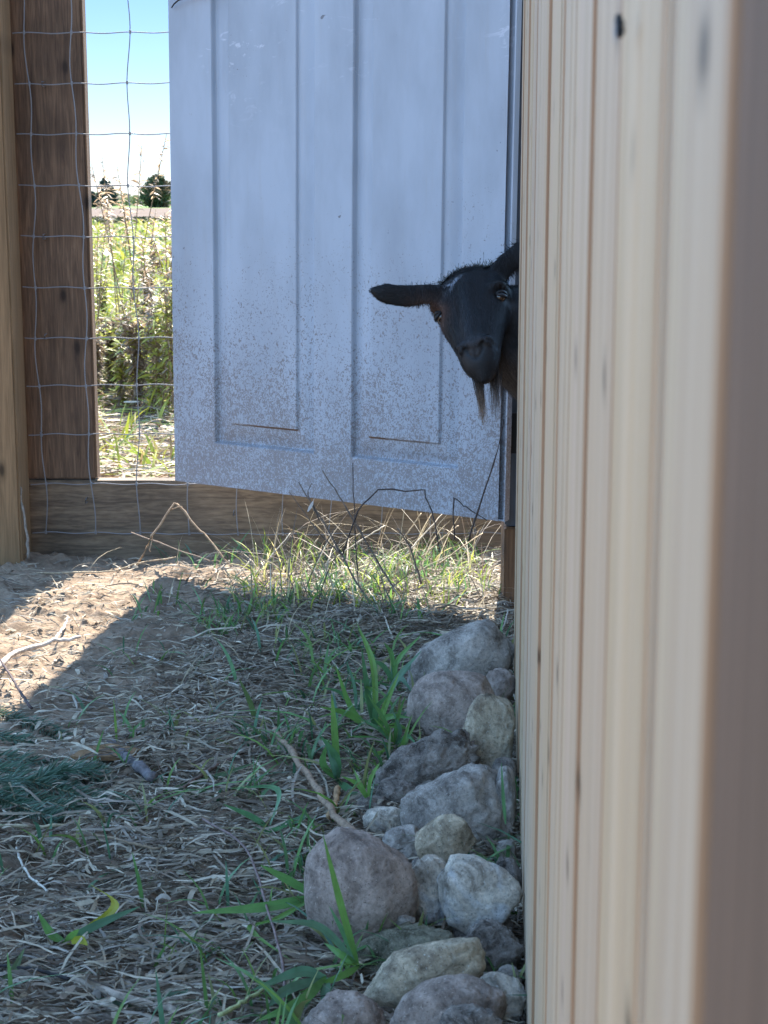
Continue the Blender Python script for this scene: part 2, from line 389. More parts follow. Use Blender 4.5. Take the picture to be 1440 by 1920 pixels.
# ---------------------------------------------------------------- grass
def grass(N, pts_fn, hr, wr, seed, pal, lean=.6, K=6):
    rng = np.random.default_rng(seed); x, y = pts_fn(rng, N); N = len(x)
    a = rng.uniform(0, 2 * np.pi, N); H = rng.uniform(*hr, N); W = rng.uniform(*wr, N)
    s = np.linspace(0, 1, K)[None, :]; bend = rng.uniform(.15, 1.5, N)[:, None] * lean; le = rng.uniform(0, .5, N)[:, None]
    out = H[:, None] * (le * s + bend * s ** 2.2); up = H[:, None] * (s - .42 * np.minimum(bend, 1.6) * s ** 2.6)
    px = x[:, None] + np.cos(a)[:, None] * out; py = y[:, None] + np.sin(a)[:, None] * out
    pz = np.maximum(gh(x, y)[:, None] + up, gh(px, py) + .003)
    tw = rng.normal(0, .6, N)
    side = np.stack([-np.sin(a + tw), np.cos(a + tw), rng.normal(0, .2, N)], 1)
    pal = np.array(pal); c = pal[rng.integers(0, len(pal), N)] * rng.uniform(.7, 1.25, N)[:, None]
    return strips(np.stack([px, py, pz], -1), W, side, c, np.array([.6, .95, 1, .9, .6, .08]))
GP = [(.09, .20, .075), (.11, .24, .07), (.075, .18, .10), (.15, .28, .06), (.24, .26, .10)]
def near_pts(rng, N):
    x = rng.uniform(-.95, .22, N * 4); y = rng.uniform(1.2, 3.38, N * 4)
    band = np.exp(-((x - .02 - (2.4 - y) * -.02) / .17) ** 2)
    left = .10
    cl = fbm(x * 11, y * 11, 55) > .53
    back = (y > 2.75) * (x > -.35) * .6
    keep = rng.random(N * 4) < np.clip(band * .55 * cl + left * cl * (x > -.45) + back * cl, 0, 1)
    return x[keep][:N], y[keep][:N]
def near_pts2(rng, N):
    x, y = near_pts(rng, N * 3); k = (y < 2.7); return x[k][:N], y[k][:N]
def strip_pts(rng, N): return rng.uniform(-.28, .2, N), rng.uniform(2.9, 3.42, N)
o = link('ground_grass', np_mesh('ground_grass', *join([grass(3600, near_pts, (.02, .07), (.002, .005), 3, GP), grass(420, near_pts2, (.04, .085), (.003, .006), 13, GP, 1.1), grass(420, strip_pts, (.02, .08), (.0018, .004), 6, [(.3, .38, .06), (.42, .46, .08), (.22, .32, .06), (.5, .44, .2), (.36, .42, .07)])])), M['leaf'])
o['kind'] = 'stuff'
def stem_pts(rng, N): return rng.uniform(-.26, .2, N), rng.uniform(2.82, 3.42, N)
def stem_pts2(rng, N): return rng.uniform(-.7, .18, N), rng.uniform(2.3, 3.4, N)
DRY = [(.40, .33, .22), (.30, .24, .17), (.22, .17, .13), (.50, .42, .30), (.15, .12, .10)]
dso = link('dry_grass_stems', np_mesh('dry_grass_stems', *join([grass(230, stem_pts, (.06, .19), (.0013, .0026), 61, DRY, .8), grass(110, stem_pts2, (.03, .09), (.0012, .0024), 62, DRY, 1.0)])), M['straw'])
dso['kind'] = 'stuff'; dso['label'] = 'thin dry grass stems standing in the strip below the door'; dso['category'] = 'dry grass'
o['label'] = 'sparse green grass sprouting through the straw'; o['category'] = 'grass'
MP = [(.23, .26, .035), (.29, .30, .045), (.15, .20, .03), (.35, .29, .10), (.24, .17, .08)]
def mead_pts(a, b, dens=None):
    def f(rng, N):
        y = a + (b - a) * rng.random(N) ** 1.5; x = rng.uniform(-.42, .12, N) * y
        return x, y
    return f
def scale_w(part, k): return part
mg = [grass(1900, mead_pts(4.4, 8), (.04, .15), (.005, .013), 21, MP), grass(9000, mead_pts(7.5, 18), (.08, .26), (.009, .018), 22, MP), grass(9000, mead_pts(17, 52), (.10, .26), (.03, .07), 23, MP[:4])]
o = link('meadow_grass', np_mesh('meadow_grass', *join(mg)), M['leaf']); o['kind'] = 'stuff'
o['label'] = 'backlit yellow green meadow grass beyond the wire fence'; o['category'] = 'grass'

# ---------------------------------------------------------------- shed wall at the right
WC, WS = .036, .0665      # wall face: X = WC + WS * Y
ang = math.atan(WS)
def wall_M(): return Matrix.Translation((WC, 0, 0)) @ Matrix.Rotation(-ang, 4, 'Z')   # local +Y runs along the wall
shed = thing('wooden_shed', 'pale pine shed wall of vertical boards running past the camera at the right', 'shed', (WC + WS * 1.4, 1.4, 0))
rng = random.Random(5); V = []; F = []; C = []
WM = wall_M(); yb = .268; ends = 2.56
k = 0
while yb < ends - .01:
    bwid = rng.uniform(.128, .142) if k else .112
    y1 = min(yb + bwid, ends); off = rng.uniform(-.0012, .0014)
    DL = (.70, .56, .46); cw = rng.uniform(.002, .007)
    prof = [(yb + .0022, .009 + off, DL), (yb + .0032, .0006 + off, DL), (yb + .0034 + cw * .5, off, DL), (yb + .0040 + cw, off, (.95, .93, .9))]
    ya, yz = yb + .0050 + cw, y1 - .0075; pos = sorted(rng.uniform(ya, yz) for _ in range(9))
    for yy in pos:
        q = rng.random(); sh = .78 if q < .14 else (.88 if q < .3 else rng.uniform(.93, 1.07))
        tn = (sh, sh * (.94 if sh < .9 else rng.uniform(.97, 1.0)), sh * (.86 if sh < .9 else rng.uniform(.9, 1.0)))
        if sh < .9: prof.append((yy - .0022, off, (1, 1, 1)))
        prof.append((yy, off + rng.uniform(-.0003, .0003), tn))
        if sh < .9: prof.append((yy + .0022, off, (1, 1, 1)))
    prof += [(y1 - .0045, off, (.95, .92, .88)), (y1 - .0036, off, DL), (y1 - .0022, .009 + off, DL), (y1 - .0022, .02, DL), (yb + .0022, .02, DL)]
    b = len(V); zs = np.linspace(-.04, 2.35, 30); m_ = len(prof)
    wob = [rng.uniform(-.0015, .0015) for _ in range(4)]
    for z in zs:
        for (yy, xx, tt) in prof:
            inner = ya < yy < yz
            V.append(WM @ Vector((xx, yy + (wob[0] * math.sin(z * 5 + k) + wob[1] * math.sin(z * 11 + 2 * k) if inner else 0), z)))
    for i in range(len(zs) - 1):
        for j in range(m_):
            j2 = (j + 1) % m_; F.append((b + i * m_ + j, b + (i + 1) * m_ + j, b + (i + 1) * m_ + j2, b + i * m_ + j2))
    tc = rng.choice([(1, .98, .95), (1.03, .98, .90), (.99, .94, .89), (1.03, 1.0, .97), (.98, .93, .86), (1.05, 1.0, .90), (1.0, .96, .94)])
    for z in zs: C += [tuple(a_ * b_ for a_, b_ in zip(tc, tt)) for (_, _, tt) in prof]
    yb = y1; k += 1
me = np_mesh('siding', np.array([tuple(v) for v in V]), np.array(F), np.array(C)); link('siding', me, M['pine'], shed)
mb = MB(); mb.box(.021, .075, .27, 2.555, -.04, 2.34, WM); mb.build('wall_frame', M['orange_timber'], shed)
mb = MB(); mb.box(.076, 1.9, 2.49, 2.553, -.04, 2.3, WM); mb.box(1.84, 1.9, .27, 2.485, -.04, 2.3, WM); mb.build('back_wall', M['pine'], shed)
a = shed.children[-1].data.color_attributes.new("tint", 'FLOAT_COLOR', 'POINT'); a.data.foreach_set("color", [1.0] * (4 * len(shed.children[-1].data.vertices)))
mb = MB(); mb.box(-.05, 2.0, .2, 2.66, 2.355, 2.40, WM); mb.build('roof', M['roof'], shed)
mb = MB(); mb.box(.0008, .09, .13, .2655, -.04, 2.35, WM, .003); mb.build('corner_post', M['brown_post'], shed)
# splinters and dark knots on the boards
mb = MB(); rg = random.Random(3)
for (px, py, ln) in ((1002, 1580, .012), (993, 1440, .008), (985, 1300, .012), (1020, 1135, .010), (986, 1180, .01)):
    pass

# fly
wallY = lambda px: WC / ((px - 720) / FPX / 0.985 - WS)
fy = wallY(1168); fp = P(1168, 48, fy); fp.x -= .001
fly = thing('fly', 'small black fly sitting high on the pale board wall', 'fly', fp)
def ell(c, r, rot=None, u=14, v=10):
    V = []; F = []
    for i in range(v + 1):
        th = math.pi * i / v
        for j in range(u):
            ph = 2 * math.pi * j / u; p = Vector((math.sin(th) * math.cos(ph) * r[0], math.sin(th) * math.sin(ph) * r[1], math.cos(th) * r[2]))
            if rot: p = rot @ p
            V.append(Vector(c) + p)
    for i in range(v):
        for j in range(u):
            j2 = (j + 1) % u; F.append((i * u + j, (i + 1) * u + j, (i + 1) * u + j2, i * u + j2))
    return V, F
ax = Vector((0, .55, .83)).normalized()       # head up and towards the far end
rotf = Vector((0, 0, 1)).rotation_difference(ax).to_matrix()
mb = MB(); mb.add(*ell(fp - ax * .0016, (.0013, .0014, .0024), rotf)); mb.add(*ell(fp + ax * .001, (.0013, .0014, .0014), rotf)); mb.add(*ell(fp + ax * .0027, (.0010, .0011, .0008), rotf))
for sgn in (-1, 1):
    for k2 in (-.001, .0005, .0018):
        q = fp + ax * k2; mb.tube([q, q + Vector((.0002, sgn * .0022, .0006)), q + Vector((.0012, sgn * .0034, -.0012))], .00013, 5)
mb.build('body', M['black'], fly, True)
for sgn in (-1, 1):
    mb = MB(); sd = Vector((0, ax.z, -ax.y)) * sgn
    mb.add(*ell(fp - ax * .0022 + sd * .0012 + Vector((-.0012, 0, 0)), (.00012, .0009, .0028), rotf, 10, 8)); mb.build('wing', M['wire'], fly, True)

# ---------------------------------------------------------------- fence
FY = 3.436
fence = thing('wire_fence', 'square mesh wire fence with dark brown board post and kick board', 'fence', (-.67, FY, 0))
mb = MB(); mb.box(-.95, -.741, 3.33, 3.428, -.03, 2.0, None, .004); mb.build('corner_post', M['tan_wood'], fence)
mb = MB(); mb.box(-.782, -.606, 3.456, 3.494, .161, 2.0, None, .003); mb.build('board_post', M['dark_wood'], fence); mb = MB(); mb.box(-.6055, -.6035, 3.4575, 3.4925, .162, 2.0); mb.build('cut_edge', M['orange_timber'], fence)
mb = MB(); mb.box(-.80, 1.4, 3.452, 3.492, -.05, .158, None, .002); mb.build('kick_board', M['board_wood'], fence)
mb = MB(); rg = random.Random(9)
ys = [60, 157, 253, 350, 444, 538, 632, 722, 815, 909, 1000]
zw = [P(250, y, FY).z for y in ys]
zw = [zw[0] + .1035, zw[0] + .207] [::-1] + zw
xs = [P(70, 600, FY).x + .1005 * (k - 1) for k in range(-3, 14)]
amp = {}
def wx(i, z): return xs[i] + .004 * math.sin(z * 9 + i * 1.7) + .003 * math.sin(z * 31 + i) - (.012 if i == 5 else 0) * (z - .3) - .0 
for j, z in enumerate(zw):
    pts = []; xx = -.74
    while xx < 1.35:
        i = (xx - xs[0]) / .1005
        pts.append((xx, FY + .002 * math.sin(i * 6.28), z + .0013 * math.sin(i * 6.28 + .6 * j) + .002 * math.sin(xx * 5 + j))); xx += .0125
    mb.tube(pts, .00115, 6)
for i in range(len(xs)):
    if xs[i] < -.74: continue
    zz = np.linspace(zw[-1], zw[0], 100)
    mb.tube([(wx(i, z), FY - .0025, z) for z in zz], .00115, 6)
    for j, z in enumerate(zw):
        for dz in (-.003, 0, .003):
            mb.add(*ell((wx(i, z), FY - .001, z + dz * .8 + .0013 * math.sin((wx(i, z) - xs[0]) / .1005 * 6.28 + .6 * j) + .002 * math.sin(wx(i, z) * 5 + j)), (0.0026, .0028, .0016), None, 8, 5))
mb.build('wire_mesh', M['wire'], fence, True)
for (sxp, syp) in ((79, 157), (81, 444), (84, 632), (161, 940), (438, 963), (76, 815)):
    q = P(sxp, syp, FY - .003); mb = MB(); mb.tube([q + Vector((0, .02, .005)), q + Vector((0, -.001, .004)), q + Vector((0, -.001, -.004)), q + Vector((0, .02, -.005))], .0011, 5); mb.build('staple', M['wire'], fence, True)

# ---------------------------------------------------------------- door and its post
L0 = Vector((-.426, 3.345, 0)); R0 = Vector((.214, 2.905, 0)); dirw = (R0 - L0); DWd = dirw.length; dirw.normalize()
nrm = Vector((dirw.y, -dirw.x, 0)); nrm = nrm if nrm.y < 0 else -nrm
zb, zt = .176, 2.34
door = thing('panel_door', 'mud splashed white panelled steel door hanging open in front of the fence', 'door', (R0.x, R0.y, zb))
outer = [(.137, .455), (.566, .872)]
def sstep(a, b, x): t_ = np.clip((x - a) / (b - a), 0, 1); return t_ * t_ * (3 - 2 * t_)
def relief(sx_, z_):
    """depth of the pressed panels, metres below the face"""
    d = np.zeros_like(sx_)
    for (a, b) in outer:
        for (z0, z1) in ((.262, 1.45), (1.56, 2.05)):
            e = np.minimum(np.minimum(sx_ - a * DWd, b * DWd - sx_), np.minimum(z_ - z0, z1 - z_))
            e2 = e - .040
            d = np.maximum(d, sstep(0, .0045, e) * (.012 - .006 * sstep(.004, .034, e)) * (1 - sstep(0, .0035, e2)) + (e2 > 0) * .0004)
    return d
sv = sorted(set([round(v, 5) for v in np.linspace(0, DWd, 60)] + [round(a * DWd + q, 5) for ab in outer for a in ab for q in np.linspace(-.05, .05, 61)]))
sv = [v for v in sv if 0 <= v <= DWd]
zv = sorted(set([round(v, 5) for v in np.linspace(zb, zt, 50)] + [round(.262 + q, 5) for q in np.linspace(-.01, .055, 45)] + [round(1.45 + q, 5) for q in np.linspace(-.05, .01, 20)]))
SS, ZZ = np.meshgrid(np.array(sv), np.array(zv), indexing='ij')
dep = relief(SS, ZZ) + .0015 * (fbm(SS * 6, ZZ * 3, 4) - .5)
RK = .012                      # the door has sagged: it leans a little towards the hinge side
SR = SS + RK * (ZZ - zb)
Pn = np.stack([L0.x + dirw.x * SR - nrm.x * dep, L0.y + dirw.y * SR - nrm.y * dep, ZZ], -1)
# slight dent bow along the bottom
me = np_mesh('door_face', Pn.reshape(-1, 3), grid_faces(len(sv), len(zv))); o = link('door_face', me, M['door'], door, True)
Mx = Matrix(((dirw.x, -nrm.x, 0, L0.x), (dirw.y, -nrm.y, 0, L0.y), (0, 0, 1, 0), (0, 0, 0, 1))) @ Matrix(((1, 0, RK, -RK * zb), (0, 1, 0, 0), (0, 0, 1, 0), (0, 0, 0, 1)))
mb = MB(); mb.box(.0005, DWd - .0005, .0125, .018, zb + .0005, zt - .0005, Mx)
for (a, b, c_, d_) in ((0, .003, zb, zt), (DWd - .003, DWd, zb, zt), (.003, DWd - .003, zb, zb + .003)): mb.box(a, b, .0012, .0124, c_, d_, Mx)
mb.build('door_core', M['door'], door)
mb = MB(); q0 = P(318, 8, 3.31)
mb.tube(bez([P(322, 14, 3.325), P(329, 5, 3.31), P(346, -3, 3.295), P(420, -14, 3.24)], 14), .0016, 6); mb.build('strap', M['black'], door, True)
mb = MB(); mb.box(DWd * .10, DWd * .10 + .03, -.045, -.002, 1.30, 1.36, Mx, .006); mb.build('handle', M['black'], door)
post = thing('hinge_post', 'slate grey timber post behind the goat beside the white door', 'post', (.262, 3.0, 0))
mb = MB(); mb.box(.2185, .308, 2.945, 3.035, .16, 2.45, None, .003); mb.build('post_shaft', M['dark_timber'], post)
mb = MB(); mb.box(.2175, .309, 2.944, 3.036, -.05, .158, None, .003); mb.build('post_foot', M['orange_timber'], post)
for zc in (P(955, 812, 2.94).z, 1.5):
    mb = MB(); mb.box(.2145, .30, 2.936, 2.9435, zc - .036, zc + .036, None, .001); mb.tube([(.2155, 2.935, zc - .04), (.2155, 2.935, zc + .04)], .006, 10); mb.build('hinge', M['black'], post)

# ---------------------------------------------------------------- stones
def rock(name, px, py, Y, wpx, hpx, rot, style, label, seed, depth=1.0, cuts=5, rough=.06, blocky=0):
    c = P(px, py, Y); sc = Y / math.cos(TH) / FPX * 1.0
    hw, hh = wpx / 2 * sc, hpx / 2 * sc; hd = (hw + hh) / 2 * depth
    bm = bmesh.new(); bmesh.ops.create_icosphere(bm, subdivisions=5, radius=1)
    rg = random.Random(seed); planes = []; ex = 2.15 if style == 'mauve' else 2.5
    for _ in range(cuts):
        n = Vector((rg.gauss(0, 1), rg.gauss(0, 1), rg.gauss(0, 1))).normalized(); planes.append((n, rg.uniform(.68, .90)))
    so_ = Vector((seed * 3.1, seed * 1.7, seed * .9))
    for v in bm.verts:
        p = v.co.normalized(); p = p / (abs(p.x) ** ex + abs(p.y) ** ex + abs(p.z) ** ex) ** (1 / ex)
        r = 1 + .14 * mnoise.noise(p * 1.1 + so_)
        q = p * r
        for n, d in planes:
            e = q.dot(n) - d
            if e > 0: q -= n * e * (.9 if blocky else .72)
        q *= 1 + rough * mnoise.noise(p * 3.2 + so_) + rough * .75 * mnoise.noise(p * 7.5 + so_) + rough * .6 * mnoise.noise(p * 17 + so_) + rough * .28 * mnoise.noise(p * 38 + so_)
        v.co = q
    co = np.array([tuple(v.co) for v in bm.verts]); mn, mx = co.min(0), co.max(0)
    hw *= 1.11; hh *= 1.14
    for v in bm.verts:
        v.co = Vector([((v.co[i] - mn[i]) / (mx[i] - mn[i]) * 2 - 1) for i in range(3)])
    Mr = Matrix.Rotation(R(-rot), 4, 'Y')
    for v in bm.verts:
        p = Vector((v.co.x * hw, v.co.y * hd, v.co.z * hh)); p = Mr @ p; v.co = p
    bm.normal_update()
    me = bpy.data.meshes.new(name); bm.to_mesh(me); bm.free()
    o = link(name, me, RM[style], None, True)
    # tip towards the camera's line of sight so that the outline keeps its shape, and keep clear of the wall
    o.rotation_euler = (-TH * .9, 0, 0); o.location = c
    co = np.array([tuple(v.co) for v in me.vertices]); xmax = co[:, 0].max()
    lim = WC + WS * (Y - hd) - .002
    if c.x + xmax > lim: o.location.x = max(lim - xmax, c.x - .006)
    tag(o, label, 'stone', 'fieldstones piled along the wall'); return o
rock('stone', 866, 1254, 2.46, 205, 128, 36, 'grey', 'large oblong grey stone farthest back in the pile', 1, .8, 3, .04)
rock('stone', 850, 1336, 2.22, 160, 146, 10, 'mauve', 'smooth mauve brown stone just in front of the farthest one', 2, .8, 3, .035)
rock('stone', 922, 1386, 2.06, 90, 160, -8, 'tan', 'upright tan oblong stone leaning on the board wall', 3, .9, 4, .05)
rock('stone', 800, 1446, 1.99, 205, 118, 30, 'dark', 'dark crumbly stone sloping down to the left, pale upper edge', 4, .8, 6, .13)
rock('stone', 870, 1542, 1.83, 204, 184, 12, 'grey', 'big rough grey white stone behind the small tan wedge', 5, .75, 5, .07)
rock('stone', 722, 1545, 1.86, 80, 64, 0, 'pale', 'small pale grey stone at the left behind the big round one', 6, 1, 5, .07)
rock('stone', 834, 1574, 1.71, 108, 84, 14, 'tan', 'brown wedge shaped stone resting against the big grey white one', 7, .5, 9, .035, 1)
rock('stone', 675, 1684, 1.575, 204, 240, -4, 'mauve', 'biggest rounded mauve stone standing at the left of the pile', 8, .8, 3, .035)
rock('stone', 800, 1668, 1.61, 100, 122, 8, 'pale', 'knobbly white and tan stone beside the biggest round stone', 9, .9, 6, .08)
rock('stone', 903, 1678, 1.585, 148, 132, -32, 'pale', 'pale angular stone with a white patch near the wall', 10, .8, 7, .05, 1)
rock('stone', 953, 1680, 1.68, 70, 135, 0, 'dark', 'dark stone wedged between the pale angular stone and wall', 11, .8, 5, .06)
rock('stone', 775, 1795, 1.52, 210, 118, 8, 'moss', 'dark mossy flat stone under the knobbly white one', 12, .8, 5, .09)
rock('stone', 930, 1786, 1.50, 118, 116, -16, 'dark', 'crumbly dark grey stone by the wall below the pale angular one', 13, .8, 5, .11)
rock('stone', 795, 1832, 1.425, 236, 116, 24, 'tan', 'long tan stone lying aslant in front of the mossy stone', 14, .7, 5, .05)
rock('stone', 842, 1905, 1.355, 214, 136, 22, 'mauve', 'smooth mauve stone in front of the long tan one', 15, .7, 4, .04)
rock('stone', 945, 1882, 1.40, 98, 104, -12, 'pale', 'white topped stone by the wall at the bottom', 16, .8, 6, .05, 1)
rock('stone', 640, 1930, 1.36, 156, 140, -14, 'mauve', 'brown stone with white streak at the bottom left end of pile', 17, .8, 5, .06)
rock('stone', 880, 1945, 1.30, 130, 116, 8, 'dark', 'dark speckled stone at the very front, cut by the frame', 18, .8, 5, .07)
rock('pebble', 762, 1728, 1.545, 34, 24, 0, 'grey', 'tiny grey pebble in the dark gap right of the biggest stone', 19, 1, 5, .08)
rock('pebble', 745, 1733, 1.55, 26, 24, 0, 'dark', 'tiny dark pebble tight against the biggest round stone', 20, 1, 5, .08)
rock('stone', 952, 1515, 1.84, 46, 150, 0, 'grey', 'narrow grey stone slotted behind the big grey white stone', 21, .9, 5, .06)
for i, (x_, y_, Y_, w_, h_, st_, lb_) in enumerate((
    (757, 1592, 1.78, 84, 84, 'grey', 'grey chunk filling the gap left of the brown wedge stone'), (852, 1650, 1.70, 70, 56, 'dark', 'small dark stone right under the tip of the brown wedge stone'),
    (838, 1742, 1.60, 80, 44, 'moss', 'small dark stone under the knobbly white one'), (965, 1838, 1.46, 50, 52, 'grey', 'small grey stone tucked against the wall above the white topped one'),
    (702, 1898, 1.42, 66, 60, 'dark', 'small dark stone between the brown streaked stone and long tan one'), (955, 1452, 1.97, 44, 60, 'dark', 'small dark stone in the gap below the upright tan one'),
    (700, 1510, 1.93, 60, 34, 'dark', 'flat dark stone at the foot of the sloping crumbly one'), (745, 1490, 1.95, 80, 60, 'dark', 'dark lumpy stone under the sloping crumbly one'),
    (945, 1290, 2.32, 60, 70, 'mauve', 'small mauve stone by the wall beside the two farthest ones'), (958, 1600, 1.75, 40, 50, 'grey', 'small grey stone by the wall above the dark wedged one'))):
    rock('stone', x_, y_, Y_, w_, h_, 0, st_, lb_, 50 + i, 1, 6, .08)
# dark packing of small stones under the heap so it rests on something
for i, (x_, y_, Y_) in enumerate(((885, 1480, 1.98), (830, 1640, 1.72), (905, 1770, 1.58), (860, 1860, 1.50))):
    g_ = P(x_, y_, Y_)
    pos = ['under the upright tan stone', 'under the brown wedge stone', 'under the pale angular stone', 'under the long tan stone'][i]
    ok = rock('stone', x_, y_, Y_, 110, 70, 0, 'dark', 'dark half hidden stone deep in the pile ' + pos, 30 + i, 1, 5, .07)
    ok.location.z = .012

# ---------------------------------------------------------------- plants in front
def blade_set(name, label, base, tips, width, pal, cat='grass clump', group=None, seed=1, matl='leaf'):
    """broad leaves; base and tips are (px, py, Y) and a tip may carry a middle point"""
    rg = random.Random(seed); Vs = []; width *= .84
    t_ = thing(name, label, cat, P(*base), group)
    for tip in tips:
        pts = [P(*base)] + [P(*q) for q in tip]
        pts = [Vector((p.x, p.y, max(p.z, float(gh(p.x, p.y)) + .004))) for p in pts]
        pl = bez(pts, 14); K = len(pl); path = np.array([tuple(p) for p in pl])[None]
        tan_ = (pl[-1] - pl[0]).normalized(); view = (pl[K // 2] - Vector((0, 0, CAMH))).normalized()
        sd = tan_.cross(view).normalized(); sd = (sd + Vector((rg.uniform(-.3, .3), rg.uniform(-.5, .5), rg.uniform(-.3, .3)))).normalized()
        s = np.linspace(0, 1, K); tp = np.minimum(1, .35 + s * 2.6) * np.clip((1 - s) * 2.3, .02, 1) ** .7
        col = np.array([pal[rg.randrange(len(pal))]]) * rg.uniform(.85, 1.2)
        # two halves with a fold along the midrib
        fold = view * .22
        for sg in (-1, 1):
            s2 = Vector(sd) * sg
            half = (s2 - fold); hv = np.array([tuple(half)])
            v, f, c = strips(path + (hv[:, None, :] * width * rg.uniform(.98, 1.0) * .25) * tp[None, :, None], np.array([width * .5]), hv, col, tp)
            Vs.append((v, f, c))
    link('leaves', np_mesh(name, *join(Vs)), M[matl], t_, True); return t_
LG = [(.12, .26, .075), (.09, .21, .09), (.15, .30, .07), (.11, .22, .13)]
GG = 'broad leaved grass clumps around the stones'
blade_set('grass_clump', 'tall grass clump with one bright upright blade left of the biggest stone', (672, 1812, 1.46),
    [[(640, 1700, 1.45), (606, 1566, 1.44)], [(600, 1738, 1.44), (505, 1727, 1.42)], [(640, 1790, 1.45), (608, 1768, 1.46)], [(655, 1770, 1.47), (618, 1700, 1.46)], [(640, 1830, 1.44), (560, 1862, 1.42)]], .0085, LG, group=GG, seed=1)
blade_set('grass_clump', 'low broad leaves reaching left from behind the biggest stone', (592, 1680, 1.62),
    [[(540, 1650, 1.60), (488, 1622, 1.58)], [(500, 1700, 1.60), (360, 1712, 1.58)], [(520, 1722, 1.58), (470, 1742, 1.56), (545, 1800, 1.50)]], .012, LG, group=GG, seed=2)
blade_set('grass_clump', 'grass clump with blades bending over at the bottom between two stones', (612, 1832, 1.44),
    [[(560, 1822, 1.42), (470, 1858, 1.40)], [(590, 1850, 1.42), (572, 1890, 1.38)], [(610, 1860, 1.42), (604, 1890, 1.40)], [(560, 1880, 1.38), (480, 1915, 1.36)], [(540, 1855, 1.40), (500, 1890, 1.38)]], .0115, LG, group=GG, seed=3)
blade_set('grass_clump', 'dense dark green grass clump beside the smooth mauve stone', (705, 1385, 2.20),
    [[(690, 1300, 2.2), (678, 1215, 2.2)], [(660, 1330, 2.22), (628, 1245, 2.22)], [(720, 1330, 2.2), (748, 1262, 2.2)], [(655, 1340, 2.2), (600, 1325, 2.18)], [(690, 1290, 2.2), (740, 1320, 2.18)], [(740, 1360, 2.2), (775, 1375, 2.18)], [(700, 1250, 2.22), (670, 1170, 2.24)], [(740, 1280, 2.24), (790, 1220, 2.26)], [(660, 1380, 2.18), (630, 1400, 2.16)], [(725, 1345, 2.19), (770, 1345, 2.18)], [(705, 1330, 2.18), (730, 1300, 2.15)]], .0105, LG, group=GG, seed=4)
blade_set('grass_clump', 'second dense clump behind, beside the farthest stone', (742, 1290, 2.45),
    [[(745, 1240, 2.45), (790, 1190, 2.45)], [(720, 1250, 2.45), (690, 1235, 2.45)], [(760, 1255, 2.45), (800, 1240, 2.45)], [(735, 1230, 2.46), (720, 1205, 2.46)], [(700, 1280, 2.42), (650, 1275, 2.4)], [(750, 1270, 2.4), (775, 1300, 2.38)]], .0095, LG, group=GG, seed=5)
blade_set('grass_clump', 'upright pale green blade with folded leaves in the middle of the straw', (634, 1465, 2.02),
    [[(628, 1380, 2.02), (622, 1300, 2.02)], [(605, 1430, 2.01), (618, 1385, 2.0)], [(630, 1420, 2.0), (600, 1378, 1.99)], [(628, 1440, 2.0), (612, 1400, 2.0)], [(655, 1480, 1.98), (690, 1510, 1.96)]], .0115, LG, group=GG, seed=6)
blade_set('grass_clump', 'three leaved sprout with a yellowed leaf in the left foreground', (122, 1782, 1.56),
    [[(95, 1750, 1.56), (70, 1708, 1.56)], [(180, 1735, 1.55), (262, 1700, 1.54)], [(150, 1762, 1.54), (165, 1772, 1.52)], [(135, 1755, 1.55), (148, 1742, 1.55)], [(215, 1700, 1.56), (170, 1658, 1.58)]], .0105, LG + [(.30, .30, .03)], group=GG, seed=7)
blade_set('grass_clump', 'single slim green blade upright in the straw at left', (268, 1706, 1.66), [[(262, 1660, 1.66), (248, 1598, 1.66)]], .006, LG, group=GG, seed=8)
blade_set('grass_clump', 'pale bluish flat leaf lying on the straw in the foreground', (262, 1748, 1.60), [[(300, 1800, 1.55), (352, 1830, 1.51)]], .013, [(.16, .22, .17)], group=GG, seed=9)
blade_set('grass_clump', 'wide leaf lying along the bottom edge of the photo', (352, 1914, 1.43), [[(270, 1908, 1.43), (178, 1902, 1.44)], [(345, 1890, 1.44), (350, 1875, 1.45)]], .013, [(.11, .19, .12)], group=GG, seed=10)
blade_set('grass_clump', 'pale green leaf at the lower left edge of the photo', (-6, 1872, 1.47), [[(20, 1830, 1.48), (46, 1778, 1.5)]], .011, [(.13, .20, .10)], group=GG, seed=11)
blade_set('grass_clump', 'mottled brown green blade standing alone in the middle distance', (482, 1365, 2.26), [[(470, 1320, 2.26), (448, 1272, 2.26)], [(465, 1360, 2.25), (440, 1355, 2.24)], [(500, 1352, 2.25), (520, 1345, 2.25)]], .009, [(.10, .15, .05), (.13, .14, .05)], group=GG, seed=12)
blade_set('grass_clump', 'flat leaves arching low over the straw left of the upright blade', (505, 1585, 1.86), [[(470, 1530, 1.86), (418, 1508, 1.85)], [(500, 1560, 1.85), (548, 1545, 1.84)], [(570, 1530, 1.86), (565, 1495, 1.87)], [(520, 1480, 1.92), (430, 1478, 1.92)], [(495, 1560, 1.86), (470, 1545, 1.86)]], .0085, LG, group=GG, seed=13)
blade_set('grass_clump', 'long folded leaf sloping up beside a stalk in the middle straw', (300, 1505, 2.0), [[(380, 1465, 2.02), (478, 1430, 2.04)], [(350, 1495, 1.98), (392, 1480, 1.98)]], .010, [(.10, .17, .08)], group=GG, seed=14)
blade_set('grass_clump', 'thin spiky blade in front of the big grey white stone', (948, 1545, 1.70), [[(944, 1500, 1.70), (940, 1430, 1.70)]], .0055, LG, group=GG, seed=15)

